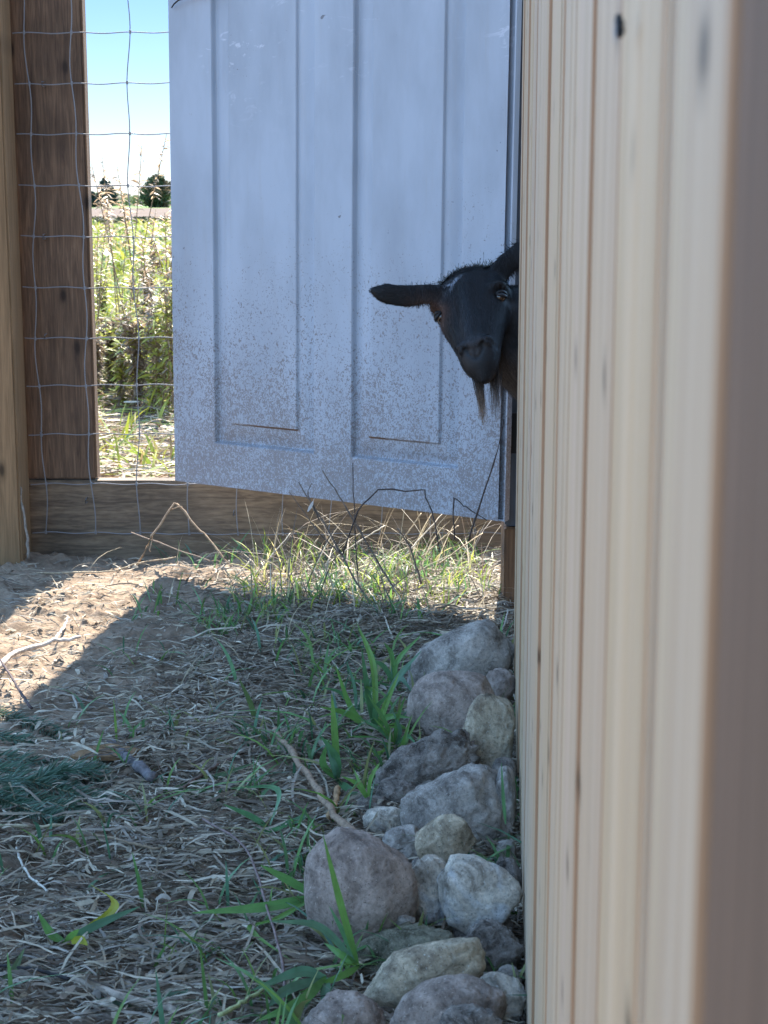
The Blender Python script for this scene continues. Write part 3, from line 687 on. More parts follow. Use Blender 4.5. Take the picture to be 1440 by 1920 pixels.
def stalk(name, label, pts, r0, r1, col, cat='stalk', group=None, branches=(), seg=7, seed=0, n=16, sharp=False):
    rg = random.Random(seed)
    t_ = thing(name, label, cat, P(*pts[0]), group)
    def one(nm, pts, r0, r1, par):
        if sharp:
            q = [P(*p) for p in pts]; pl = []
            for a_, b_ in zip(q, q[1:]): pl += [a_.lerp(b_, f_) for f_ in (0, .3, .6, .93)]
            pl.append(q[-1])
        else: pl = bez([P(*p) for p in pts], n)
        K = len(pl); pl = [p + Vector((rg.gauss(0, 1), rg.gauss(0, 1), rg.gauss(0, 1))) * r0 * (.7 if sharp else .3) for p in pl]
        rr = [(r0 + (r1 - r0) * i / (K - 1)) * (1.25 if i % 6 == 3 else 1) for i in range(K)]
        V, F = tube(pl, rr, seg); me = bpy.data.meshes.new(nm); me.from_pydata([tuple(v) for v in V], [], F); me.update()
        a = me.color_attributes.new("tint", 'FLOAT_COLOR', 'POINT'); a.data.foreach_set("color", [c for _ in V for c in (*col, 1.0)])
        return link(nm, me, M['twig'], par, True)
    one('stem', pts, r0, r1, t_)
    for b in branches: one('branch', b, r0 * .6, r1 * .6, t_)
    return t_
DK = (.07, .055, .05); ST = (.36, .28, .18); PS = (.50, .43, .33); GW = (.19, .17, .16)
WG = 'dead weed stems standing by the door'
stalk('weed_stem', 'long thin dark stem rising to the goat beard', [(878, 1015, 2.86), (905, 930, 2.85), (928, 860, 2.84), (946, 786, 2.83)], .0019, .0007, DK, group=WG, branches=[[(903, 935, 2.85), (912, 915, 2.85)]], seed=1)
stalk('weed_stem', 'arched dark stem bent over in a square loop before the door', [(640, 1040, 2.95), (672, 958, 2.93), (710, 917, 2.92), (795, 918, 2.9), (812, 962, 2.88), (826, 1035, 2.86)], .0015, .0011, DK, group=WG, seed=2, sharp=True)
stalk('weed_stem', 'dead brown weed leaning left with forked tips', [(715, 1165, 2.9), (668, 1090, 2.92), (625, 1010, 2.94), (560, 905, 2.96)], .0023, .0009, (.15, .12, .10), group=WG, branches=[[(600, 975, 2.95), (578, 930, 2.95), (585, 905, 2.95)], [(640, 1040, 2.93), (600, 1000, 2.93), (542, 922, 2.94)]], seed=3)
stalk('weed_stem', 'straight dead weed crossing the others, tip by the door panel', [(742, 1110, 2.92), (700, 1040, 2.94), (645, 945, 2.95), (604, 882, 2.96)], .0020, .0009, (.15, .12, .10), group=WG, branches=[[(690, 1025, 2.94), (660, 960, 2.94)]], seed=4)
stalk('weed_stem', 'upright thin dark stem under the middle of the door', [(672, 1090, 3.0), (666, 1000, 3.0), (661, 868, 3.0)], .0014, .0008, DK, group=WG, seed=5)
stalk('weed_stem', 'thin dark stem folded in an upside down vee by the door bottom', [(852, 1010, 2.9), (850, 932, 2.9), (872, 950, 2.88), (915, 978, 2.86)], .0013, .0009, DK, group=WG, seed=6, sharp=True)
stalk('weed_stem', 'stubby dead stem leaning right in the sunlit grass', [(790, 1095, 2.94), (770, 1030, 2.95), (745, 990, 2.95)], .0022, .0011, (.17, .13, .10), group=WG, seed=7)
stalk('bent_stalk', 'dry reed bent into a peak in front of the kick board', [(255, 1062, 3.30), (288, 1000, 3.32), (330, 944, 3.34), (380, 1000, 3.32), (448, 1080, 3.28)], .0024, .0017, (.36, .25, .16), group=WG, branches=[[(318, 955, 3.34), (341, 950, 3.33)], [(285, 1000, 3.32), (282, 1035, 3.31)]], seed=8, sharp=True)
stalk('bent_stalk', 'tan stalk lying along the dirt below the kick board', [(60, 1075, 3.28), (150, 1073, 3.27), (215, 1070, 3.26), (262, 1055, 3.28), (330, 1045, 3.3)], .0019, .0012, (.42, .33, .22), group=WG, seed=9)
stalk('bent_stalk', 'thin brown stalk slanting across the kick board to the right', [(246, 998, 3.36), (330, 1030, 3.34), (410, 1060, 3.3), (470, 1110, 3.22)], .0015, .0010, (.26, .19, .14), group=WG, seed=10)
stalk('bent_stalk', 'crooked grey twig standing against the tan corner post', [(54, 1048, 3.32), (50, 1000, 3.33), (41, 940, 3.34), (32, 885, 3.35)], .0030, .0016, (.22, .19, .16), group=WG, seed=11)
for i, (a, b) in enumerate((((460, 1100, 3.2), (545, 1000, 3.28)), ((520, 1110, 3.15), (596, 1010, 3.2)), ((610, 1060, 3.2), (722, 985, 3.26)), ((735, 1040, 3.2), (790, 962, 3.24)), ((760, 1040, 3.1), (838, 955, 3.2)), ((790, 1045, 3.1), (860, 985, 3.16)), ((390, 1140, 3.1), (470, 1050, 3.2)), ((820, 1060, 3.0), (905, 1000, 3.1)))):
    where = ['left of the tall weeds', 'just left of the leaning weeds', 'behind the leaning weeds', 'behind the arched stem', 'brightest, right of the arched stem', 'below the arched stem', 'at the edge of the door shadow', 'nearest the hinge post'][i]
    stalk('straw_stem', 'single pale straw stem propped up ' + where, [a, ((a[0] + b[0]) / 2 + 4, (a[1] + b[1]) / 2 - 5, (a[2] + b[2]) / 2), b], .0014, .0011, [PS, ST][i % 2], group='loose straws under the door', seed=20 + i)
TG = 'sticks and stalks lying on the ground'
def lie(y, x, h=.006): g = G(x, y); return (x, y, g.y * (1 - h / CAMH))
def lying(name, label, pts, r0, r1, col, seed, h=.012, br=()):
    return stalk(name, label, [lie(y, x, h) for x, y in pts], r0, r1, col, 'stick', TG, [[lie(y, x, h) for x, y in b] for b in br], seed=seed, n=20)
lying('stick', 'short thick grey stick beside the spruce sprays', [(204, 1392), (240, 1424), (288, 1458)], .0062, .0075, (.13, .12, .125), 31, .016)
lying('stick', 'long knobbly pale stick across the lower left corner', [(130, 1832), (200, 1860), (290, 1888), (400, 1915), (470, 1935)], .0036, .0048, (.30, .25, .20), 32, .014)
lying('stick', 'thin black twig at the lower left joined to the pale stick', [(-10, 1808), (60, 1818), (132, 1836)], .0013, .0020, (.03, .028, .03), 33, .016)
lying('stick', 'pale sunlit forked branch on the dirt at far left', [(-20, 1262), (30, 1225), (90, 1205), (150, 1195)], .0052, .0028, (.52, .46, .40), 34, .014, ((((100, 1203), (118, 1180), (128, 1158))), ))
lying('stick', 'dark thin twig slanting across the sunlit dirt edge', [(0, 1235), (28, 1280), (58, 1328)], .0016, .0022, (.07, .05, .05), 35, .03)
lying('stick', 'brown dry reed running down to the round stone', [(518, 1372), (575, 1450), (620, 1520), (668, 1565)], .0040, .0046, (.25, .175, .12), 36, .03)
lying('stick', 'short orange brown reed crossing the long brown one', [(634, 1475), (628, 1510), (616, 1534)], .0040, .0030, (.38, .24, .13), 37, .02)
lying('stick', 'dark brown stem sloping up through the middle straw', [(345, 1475), (400, 1440), (476, 1400)], .0020, .0026, (.15, .10, .08), 38, .016)
lying('stick', 'bleached thin stalk in the middle of the shaded straw', [(262, 1226), (340, 1252), (448, 1286)], .0014, .0012, (.50, .46, .40), 39, .014)
lying('stick', 'pale stalk lying level left of the centre', [(0, 1550), (110, 1548), (170, 1530)], .0022, .0016, (.38, .33, .22), 40, .012)
lying('stick', 'white split straw below the spruce sprays', [(190, 1546), (250, 1553), (290, 1545)], .0017, .0012, (.62, .57, .48), 41, .012)
lying('stick', 'thin reddish stem curving down the foreground', [(380, 1535), (460, 1590), (500, 1700), (530, 1810), (532, 1905)], .0013, .0014, (.17, .12, .11), 42, .03)
lying('stick', 'pale curved stem at the left foreground', [(30, 1590), (50, 1635), (90, 1672)], .0015, .0012, (.45, .42, .36), 43, .014)
lying('stick', 'long brown stem running level in the left foreground', [(70, 1570), (190, 1568), (300, 1590), (345, 1555)], .0018, .0014, (.24, .18, .12), 44, .014)
lying('stick', 'pale green cut stem near the bottom centre', [(410, 1905), (470, 1870), (530, 1832)], .0022, .0018, (.30, .33, .16), 45, .03)
lying('stick', 'bleached straw hanging in front of the farthest stone', [(690, 1105), (718, 1150), (736, 1196)], .0015, .0013, (.50, .45, .36), 46, .03)

blade_set('grass_clump', 'dense tangle of narrow blades lapping the smooth mauve stone', (740, 1400, 2.15),
    [[(720, 1350, 2.15), (688, 1300, 2.15)], [(745, 1350, 2.14), (760, 1305, 2.14)], [(700, 1385, 2.14), (655, 1380, 2.13)], [(765, 1380, 2.12), (790, 1410, 2.1)], [(730, 1380, 2.14), (700, 1345, 2.12)], [(750, 1370, 2.14), (735, 1330, 2.14)], [(715, 1370, 2.14), (672, 1345, 2.14)], [(725, 1405, 2.12), (690, 1425, 2.1)], [(755, 1395, 2.12), (772, 1340, 2.13)]], .007, LG, group=GG, seed=31)
blade_set('grass_clump', 'loose narrow blades sprawling toward the straw from the dense clumps', (668, 1340, 2.3),
    [[(640, 1300, 2.3), (600, 1288, 2.28)], [(665, 1290, 2.3), (650, 1238, 2.3)], [(690, 1300, 2.3), (720, 1272, 2.3)], [(640, 1335, 2.28), (596, 1345, 2.26)], [(680, 1310, 2.3), (700, 1262, 2.3)], [(655, 1350, 2.26), (622, 1372, 2.24)]], .0065, LG, group=GG, seed=32)
blade_set('grass_clump', 'small clump of blades low in front of the sloping crumbly stone', (690, 1500, 1.93),
    [[(670, 1470, 1.93), (640, 1455, 1.92)], [(695, 1460, 1.93), (712, 1430, 1.93)], [(680, 1480, 1.92), (662, 1440, 1.93)]], .007, LG, group=GG, seed=33)
# bark chip
mb = MB(); g_ = G(205, 1437)
mb.add(*[[(Vector((g_.x, g_.y, .018)) + Vector(p)) for p in ((-.05, -.012, 0), (-.035, .012, .004), (.0, .018, .008), (.042, .008, .004), (.03, -.012, 0), (-.05, -.012, -.006), (-.035, .012, -.002), (.0, .018, .002), (.042, .008, -.002), (.03, -.012, -.006))],
         [(4, 3, 2, 1, 0), (5, 6, 7, 8, 9), (0, 1, 6, 5), (1, 2, 7, 6), (2, 3, 8, 7), (3, 4, 9, 8), (4, 0, 5, 9)]])
tag(mb.build('bark_chip', M['tan_wood']), 'flat brown bark chip beside the thick grey stick', 'bark')
# feather
fq = P(583, 948, 2.93); t_ = thing('feather', 'tiny white feather caught on a dead weed stem', 'feather', fq)
v, f, c = strips(np.array([[tuple(fq + Vector((-.006, 0, -.011))), tuple(fq + Vector((-.002, 0, -.004))), tuple(fq + Vector((.002, 0, .003))), tuple(fq + Vector((.004, 0, .008)))]]), np.array([.006]), np.array([[.8, .3, -.5]]), np.array([[1., 1, 1]]), np.array([.4, 1, .9, .3]))
link('vane', np_mesh('vane', v, f, c), M['feather'], t_)
mb = MB(); mb.tube([fq + Vector((.004, -.0006, .008)), fq + Vector((.006, 0, .013))], .0003, 5); mb.build('quill', M['feather'], t_)

# ---------------------------------------------------------------- spruce sprays
def spruce(label, pts, nl, seed, subs=(), fan=1.0):
    rg = np.random.default_rng(seed); t_ = thing('spruce_spray', label, 'branch', P(*pts[0]), 'cut spruce sprays on the straw')
    mbx = MB(); allp = []
    for q in [pts] + list(subs):
        pl = bez([P(*p) for p in q], 24); mbx.tube(pl, [.0016 - .0009 * i / len(pl) for i in range(len(pl))], 6); allp.append(pl)
    me = bpy.data.meshes.new('twig'); me.from_pydata(mbx.V, [], mbx.F); me.update()
    a = me.color_attributes.new("tint", 'FLOAT_COLOR', 'POINT'); a.data.foreach_set("color", [c_ for _ in mbx.V for c_ in (.22, .19, .12, 1)])
    link('twig', me, M['twig'], t_, True)
    Vs = []
    for pl in allp:
        L = sum((pl[i + 1] - pl[i]).length for i in range(len(pl) - 1)); N = int(L / .00042 * fan)
        idx = rg.uniform(0, len(pl) - 1.001, N); i0 = idx.astype(int); fr = (idx - i0)[:, None]
        A = np.array([tuple(p) for p in pl]); b = A[i0] * (1 - fr) + A[i0 + 1] * fr
        T = A[i0 + 1] - A[i0]; T /= np.linalg.norm(T, axis=1)[:, None]
        up = np.array([[0, 0, 1.]]); sd = np.cross(T, up); sd /= np.linalg.norm(sd, axis=1)[:, None]
        ph = rg.choice([-1, 1], N) * (1.35 + rg.normal(0, .45, N))
        rad = sd * np.sin(ph)[:, None] + up * np.cos(ph)[:, None] * .9
        d = T * (.75 + rg.normal(0, .12, N))[:, None] + rad; d /= np.linalg.norm(d, axis=1)[:, None]
        ln = nl * rg.uniform(.75, 1.1, N) * np.clip((1.0 - idx / len(pl)) * 4, .45, 1)
        s = np.linspace(0, 1, 4)[None, :, None]
        path = b[:, None, :] + d[:, None, :] * (ln[:, None, None] * s) + T[:, None, :] * (ln[:, None, None] * .22 * s ** 2)
        w_ = np.full(N, .0014); sv_ = np.cross(d, rg.normal(0, 1, (N, 3))); sv_ /= np.linalg.norm(sv_, axis=1)[:, None]
        col = np.array([[.075, .14, .095]]) * rg.uniform(.7, 1.6, N)[:, None]
        Vs.append(strips(path, w_, sv_, col, np.array([.8, 1, .9, .3])))
    link('needles', np_mesh('needles', *join(Vs)), M['leaf'], t_)
spruce('longest spruce spray pointing right with a pale twig', [(-20, 1462, 2.0), (60, 1466, 2.0), (150, 1490, 1.97), (290, 1512, 1.95)], .022, 1, subs=[[(60, 1466, 2.0), (110, 1445, 2.02), (200, 1440, 2.03)]])
spruce('spruce spray pointing down at the left edge with a bare twig', [(18, 1468, 1.97), (28, 1500, 1.93), (30, 1540, 1.90)], .022, 2, subs=[[(-20, 1490, 1.95), (60, 1520, 1.90), (110, 1535, 1.89)]])
spruce('upper spruce spray reaching over the edge of the sunlit dirt', [(-30, 1330, 2.32), (40, 1352, 2.27), (90, 1370, 2.23), (135, 1400, 2.19)], .021, 3, subs=[[(-30, 1372, 2.2), (20, 1385, 2.2), (60, 1395, 2.18)]])
spruce('middle spruce spray half under the longest one', [(-30, 1415, 2.12), (60, 1430, 2.1), (150, 1450, 2.06), (235, 1478, 2.02)], .022, 4, subs=[[(-20, 1440, 2.06), (70, 1452, 2.05), (140, 1470, 2.02)]])
spruce('lowest spruce spray lying flat behind a green sprout', [(-30, 1505, 1.94), (60, 1500, 1.94), (160, 1520, 1.92), (240, 1528, 1.92)], .021, 5)

# ---------------------------------------------------------------- goat
cR = Vector((1, 0, 0)); cU = Vector((0, math.sin(TH), math.cos(TH))); cT = Vector((0, -math.cos(TH), math.sin(TH)))
def head_axes(pitch, yaw, roll):
    r, d, f = cR.copy(), -cU, cT.copy()
    a = R(pitch); d, f = d * math.cos(a) + f * math.sin(a), f * math.cos(a) - d * math.sin(a)
    m1 = Matrix.Rotation(R(yaw), 3, cU); m2 = Matrix.Rotation(R(roll), 3, cT)
    return [m2 @ (m1 @ v) for v in (r, d, f)]
hr, hd_, hf = head_axes(36, -15, 17)
HC = P(868, 547, 2.72); RS, DS = 1.24, .95
def H(r, d, f): return HC + hr * r * RS + hd_ * d * DS + hf * f
bmg = bmesh.new()
def ball(c, r, axes=None):
    """ellipsoid: r scalar or 3 radii along axes"""
    if not isinstance(r, (tuple, list)): r = (r, r, r)
    ax_ = axes or (Vector((1, 0, 0)), Vector((0, 1, 0)), Vector((0, 0, 1)))
    Mt = Matrix(((ax_[0].x * r[0], ax_[1].x * r[1], ax_[2].x * r[2], c.x), (ax_[0].y * r[0], ax_[1].y * r[1], ax_[2].y * r[2], c.y), (ax_[0].z * r[0], ax_[1].z * r[1], ax_[2].z * r[2], c.z), (0, 0, 0, 1)))
    bmesh.ops.create_icosphere(bmg, subdivisions=3, radius=1, matrix=Mt)
def cap(a, ra, b, rb, n=None):
    L = (b - a).length; n = n or max(3, int(L / (min(ra, rb) * .22)))
    for i in range(n + 1): ball(a.lerp(b, i / n), ra + (rb - ra) * i / n)
HA = (hr * RS, hd_ * DS, hf)
# skull: overlapping cross sections down the face
st_ = [(-.075, .036, -.060, .034), (-.045, .050, -.052, .047), (-.02, .055, -.052, .047), (.0, .0535, -.052, .045), (.02, .048, -.052, .0435), (.045, .0415, -.052, .042), (.07, .0350, -.049, .038), (.095, .0300, -.046, .032), (.118, .0270, -.045, .0275), (.134, .0220, -.048, .022), (.147, .012, -.053, .013)]
sd_ = np.array(st_)
for d_ in np.linspace(-.075, .147, 46):
    ball(H(0, d_, float(np.interp(d_, sd_[:, 0], sd_[:, 2]))), (float(np.interp(d_, sd_[:, 0], sd_[:, 1])), .013, float(np.interp(d_, sd_[:, 0], sd_[:, 3]))), HA)
for s in (-1, 1):
    ball(H(s * .034, -.010, -.030), (.019, .016, .017), HA)
    ball(H(s * .0135, .104, -.020), (.0125, .012, .013), HA)         # nostril wings
cap(H(0, -.02, -.026), .026, H(0, .100, -.022), .0165); ball(H(0, .134, -.064), (.016, .013, .014), HA)
# ears: flattened leaf shapes
def ear(pts, hs, th):
    pl = bez(pts, 24); K = len(pl)
    for i, p in enumerate(pl):
        t0 = (pl[min(i + 1, K - 1)] - pl[max(i - 1, 0)]).normalized(); f = i / (K - 1)
        h_ = np.interp(f, np.linspace(0, 1, len(hs)), hs)
        up = cU - t0 * cU.dot(t0); up.normalize(); nn_ = t0.cross(up)
        ball(p, (.010, h_, th), (t0, up, nn_))
ear([P(836, 552, 2.755), P(800, 551, 2.745), P(760, 555, 2.735), P(722, 550, 2.73), P(704, 546, 2.73)], [.017, .0185, .0205, .018, .009], .0050)
ear([P(925, 520, 2.77), P(955, 492, 2.785), P(990, 462, 2.79), P(1040, 432, 2.79)], [.018, .020, .018, .008], .0055)
# neck, trunk, legs, tail
nb = Vector((.40, 2.84, .44))
cap(H(.01, -.01, -.085), .050, Vector((.29, 2.80, .525)), .072); cap(Vector((.29, 2.80, .525)), .072, nb, .095); cap(H(0, .03, -.095), .038, Vector((.30, 2.80, .44)), .075)
tA = (Vector((1, 0, 0)), Vector((0, 1, 0)), Vector((0, 0, 1)))
for i in range(9):
    f = i / 8; ball(Vector((.45 + .50 * f, 2.85 + .02 * f, .415 + .01 * math.sin(f * 3))), (.14, .115 + .025 * math.sin(f * 3.14), .135 + .02 * math.sin(f * 3.14)), tA)
for (x0, y0) in ((.44, 2.78), (.44, 2.92)):
    cap(Vector((x0, y0, .36)), .05, Vector((x0 + .01, y0, .215)), .026); cap(Vector((x0 + .01, y0, .215)), .026, Vector((x0, y0, .05)), .016); cap(Vector((x0, y0, .05)), .018, Vector((x0 - .012, y0, .014)), .02, 4)
for (x0, y0) in ((.95, 2.79), (.95, 2.94)):
    cap(Vector((x0, y0, .38)), .075, Vector((x0 - .03, y0, .26)), .045); cap(Vector((x0 - .03, y0, .26)), .042, Vector((x0 + .06, y0, .185)), .024); cap(Vector((x0 + .06, y0, .185)), .022, Vector((x0 + .045, y0, .05)), .016); cap(Vector((x0 + .045, y0, .05)), .018, Vector((x0 + .033, y0, .014)), .02, 4)
cap(Vector((1.06, 2.87, .47)), .022, Vector((1.13, 2.87, .55)), .012)
meg = bpy.data.meshes.new('goat_raw'); bmg.to_mesh(meg); bmg.free()
tmp = bpy.data.objects.new('goat_raw', meg); COL.objects.link(tmp)
rm = tmp.modifiers.new('r', 'REMESH'); rm.mode = 'VOXEL'; rm.voxel_size = .0028; rm.use_smooth_shade = True
smo = tmp.modifiers.new('s', 'SMOOTH'); smo.factor = .6; smo.iterations = 11
dg = bpy.context.evaluated_depsgraph_get(); ev = tmp.evaluated_get(dg); gm = bpy.data.meshes.new_from_object(ev)
bpy.data.objects.remove(tmp)
n = len(gm.vertices); co = np.empty(n * 3, np.float32); gm.vertices.foreach_get("co", co); co = co.reshape(-1, 3)
rel = co - np.array(HC)
lr = rel @ np.array(hr) / RS; ld = rel @ np.array(hd_) / DS; lf = rel @ np.array(hf)
no = np.array([tuple(v.normal) for v in gm.vertices], np.float32)
disp = np.zeros(n)
def gau(r, d, f, sr, sd_, sf): return np.exp(-(((lr - r) / sr) ** 2 + ((ld - d) / sd_) ** 2 + ((lf - f) / sf) ** 2))
for s in (-1, 1):
    disp -= .0065 * gau(s * (.0125), .113 , -.014, .0055, .0036, .02)         # nostrils
    disp -= .003 * gau(s * .021, .108, -.016, .006, .0025, .02)
    disp -= .0085 * gau(s * .050, .004, -.030, .012, .010, .03)           # eye sockets
    disp += .004 * gau(s * .046, -.010, -.022, .012, .006, .02)          # lids
disp -= .003 * gau(0, .122, -.012, .0022, .008, .03)                     # philtrum
hm = (np.abs(ld - (.131 + 0*lr)) < .05) & (lf > -.10)
mouth = np.exp(-((lf - (-.046 + .9 * (ld - .140) * 0 - .25 * np.abs(lr))) / .0022) ** 2) * (ld > .085) * (ld < .16) * (np.abs(lr) < .04)
disp -= .003 * np.exp(-((ld - .128 + 3.0 * lr ** 2 / .03) / .0022) ** 2) * (np.abs(lr) < .030) * (lf > -.06)
co2 = co + no * disp[:, None]; gm.vertices.foreach_set("co", co2.ravel().astype(np.float32)); gm.update()
# coat colours: black with brown cheek, greyish muzzle, tan throat, white poll mark
fur = np.tile(np.array([.0052, .0052, .0064]), (n, 1))
def paint(mask, c):
    global fur
    m_ = np.clip(mask, 0, 1)[:, None]; fur = fur * (1 - m_) + np.array(c) * m_
paint(gau(0, .108, -.02, .022, .018, .04) * .8, (.028, .027, .031))
for s in (-1, 1): paint(gau(s * .0125, .113, -.014, .0065, .0036, .02), (.008, .008, .008))
paint(gau(-.008, .06, -.01, .013, .05, .03) * .7, (.022, .023, .028))
paint(gau(-.050, .010, -.036, .020, .022, .06) * .95, (.13, .075, .06))
paint(gau(-.045, .055, -.05, .014, .03, .05) * .5, (.035, .027, .025))
paint(gau(.050, .012, -.04, .010, .014, .05) * .3, (.03, .025, .022))
whi = np.exp(-(((lr + .013) / .010) ** 2 + ((ld + .036 + .5 * (lr + .010)) / .008) ** 2)) * (lf > -.06)
paint(whi * 1.6 * np.clip((fbm(lr * 260, ld * 260, 8) - .42) * 5, 0, 1), (.20, .22, .26))
thr = (ld > .02) * np.clip((-lf - .085) / .03, 0, 1) * (co[:, 0] < .42)
paint(thr * .8 * (co[:, 2] < .50), (.055, .042, .035))
paint((co[:, 2] < .40) * (co[:, 0] > .3) * .3, (.12, .08, .06))
paint((co[:, 2] < .03) * 1.0, (.05, .04, .035))
a = gm.color_attributes.new("tint", 'FLOAT_COLOR', 'POINT'); cc = np.ones((n, 4), np.float32); cc[:, :3] = fur; a.data.foreach_set("color", cc.ravel())
M['fur'] = tinted('short_fur', .62, 0, .35, 260, .35)
goat = thing('goat', 'black bearded goat peeking round the end of the board wall', 'goat', (.65, 2.85, 0))
gm.name = 'goat_body'; gm.materials.clear(); gb = link('goat_body', gm, M['fur'], goat, True)
# short hair over head and neck
gm.update(); no = np.array([tuple(v.normal) for v in gm.vertices], np.float32)
cand = np.where((co[:, 0] < .34) & (co[:, 2] > .3))[0]
rg = np.random.default_rng(4); pick = rg.choice(cand, min(26000, len(cand)), replace=False)
face = (lf[pick] > -.11) & (ld[pick] > -.09); eyes_clear = np.minimum(np.hypot(lr[pick] - .05, ld[pick] - .004), np.hypot(lr[pick] + .05, ld[pick] - .004)) > .0105
mus = ~((ld[pick] > .112) & (lf[pick] > -.035) & (np.abs(lr[pick]) < .02))
pick = pick[eyes_clear & mus]
Nn = len(pick); b = co2[pick]; nm = no[pick]
flow = np.tile(np.array(hd_), (Nn, 1)); isneck = (lf[pick] < -.10); flow[isneck] = np.array([.5, .1, -.8])
isear = (lr[pick] < -.068); flow[isear] = np.array([-1, -.1, 0])
flow = flow + rg.normal(0, .22, (Nn, 3)); flow -= nm * (flow * nm).sum(1)[:, None]; flow /= np.linalg.norm(flow, axis=1)[:, None] + 1e-6
ln = rg.uniform(.005, .012, Nn) * np.where(isneck, 2.2, 1) * np.where(ld[pick] < -.055, 1.3, 1) * np.where(ld[pick] > .08, .55, 1) * np.where(isear, .6, 1)
s = np.linspace(0, 1, 4)[None, :, None]
path = b[:, None] + (flow[:, None] * s + nm[:, None] * (.34 * s - .12 * s ** 2)) * ln[:, None, None]
sv_ = np.cross(flow, nm)
v, f, c = strips(path, np.full(Nn, .0008), sv_, (fur[pick] * rg.uniform(.6, 2.2, Nn)[:, None] + (rg.random(Nn) < .08)[:, None] * np.array([[.012, .013, .016]])), np.array([1, .9, .6, .15]))
link('coat', np_mesh('coat', v, f, c), M['fur'], goat)
def hair(name, roots, length, drop, colr, N, seed, wid=.0008, spread=.006, tipc=None, wav=.004):
    rg = np.random.default_rng(seed); K = 9; s = np.linspace(0, 1, K)[None, :, None]
    r0 = np.array([tuple(q) for q in roots]); i = rg.integers(0, len(r0), N)
    b = r0[i] + rg.normal(0, spread, (N, 3)); d = np.array([drop]) + rg.normal(0, .04, (N, 3)); ln = length * rg.uniform(.35, 1.0, N)
    conv = (r0[i] - b)
    path = b[:, None] + d[:, None] * (ln[:, None, None] * s) + conv[:, None] * (s ** 1.3) * .85 + np.sin(s * 5 + rg.uniform(0, 6, (N, 1, 1))) * np.array([[[wav, wav, 0]]]) * s
    sv = rg.normal(0, 1, (N, 3)); sv[:, 1] *= .3; sv /= np.linalg.norm(sv, axis=1)[:, None]
    V, F, C = strips(path, np.full(N, wid), sv, np.tile(np.array([colr]), (N, 1)), np.linspace(1, .25, K))
    if tipc is not None:
        w_ = np.tile(np.repeat(np.linspace(0, 1, K) ** 1.6, 2), N)[:, None]; C = C * (1 - w_) + np.array([tipc]) * w_
    C *= np.repeat(rg.uniform(.6, 1.5, N), 2 * K)[:, None]
    link(name, np_mesh(name, V, F, C), M['fur'], goat)
hair('beard', [P(896, 700, 2.665), P(899, 702, 2.67), P(893, 698, 2.67)], .088, (.13, .02, -.99), (.010, .010, .012), 260, 1, .0010, .0035, (.26, .19, .14), .0028)
hair('beard', [P(921, 690, 2.68), P(927, 688, 2.685), P(932, 690, 2.69)], .088, (.07, .02, -.99), (.022, .02, .02), 190, 2, .0009, .0045, (.26, .24, .24), .002)
hair('forelock', [H(x_, -.088 + .01 * abs(x_ * 20), -.045) for x_ in np.linspace(-.035, .04, 9)], .028, tuple(hd_ * .6 + hf * .5 - hr * .1), (.03, .034, .03), 700, 3, .0009, .006, (.06, .07, .055), .002)
hair('forelock', [H(x_, -.085, -.055) for x_ in np.linspace(-.035, .045, 9)], .013, tuple(-hd_ * .5 + hr * .7 - hf * .2), (.03, .034, .03), 350, 5, .0009, .005, (.07, .08, .06), .002)
hair('throat_hair', [Vector((.235, 2.775, .50)), Vector((.245, 2.78, .48)), Vector((.225, 2.77, .515))], .05, (-.05, 0, -1), (.045, .036, .032), 500, 6, .0009, .013, (.16, .12, .09), .004)
m, t = mat('amber_eye'); finish(t, (.035, .02, .013), .12, spec=.7); M['eye'] = m
for s in (-1, 1):
    V, F = ell((0, 0, 0), (.0096, .0096, .0096), None, 20, 14); c_ = H(s * .0415, .006, -.0350)
    mb = MB(); mb.add([c_ + v for v in V], F); e_ = mb.build('eye', M['eye'], goat, True)
    out = (hr * s * .8 + hf * .62).normalized(); upv = (hd_ - out * hd_.dot(out)).normalized(); sd = out.cross(upv)
    mb = MB(); pv, pf_ = ell((0, 0, 0), (1, 1, 1), None, 14, 10); mb.add([c_ + out * .0090 + sd * (v.x * .0048) + upv * (v.y * .0018) + out * (v.z * .0010) for v in pv], pf_)
    mb.build('pupil', M['black'], e_, True)
    # dark lids
    mb = MB()
    for sg in (-1, 1):
        arc = [c_ + out * (.0080 * math.cos(t0 * 1.25) + .0012) + sd * (.0112 * math.sin(t0 * 1.25)) + upv * sg * (.0036 * math.cos(t0 * 1.57) + .0006) for t0 in np.linspace(-1, 1, 13)]
        mb.tube(arc, [.0010 + .0024 * math.cos(t0 * 1.5) for t0 in np.linspace(-1, 1, 13)], 6)
    mb.build('eyelid', M['black'], goat, True)

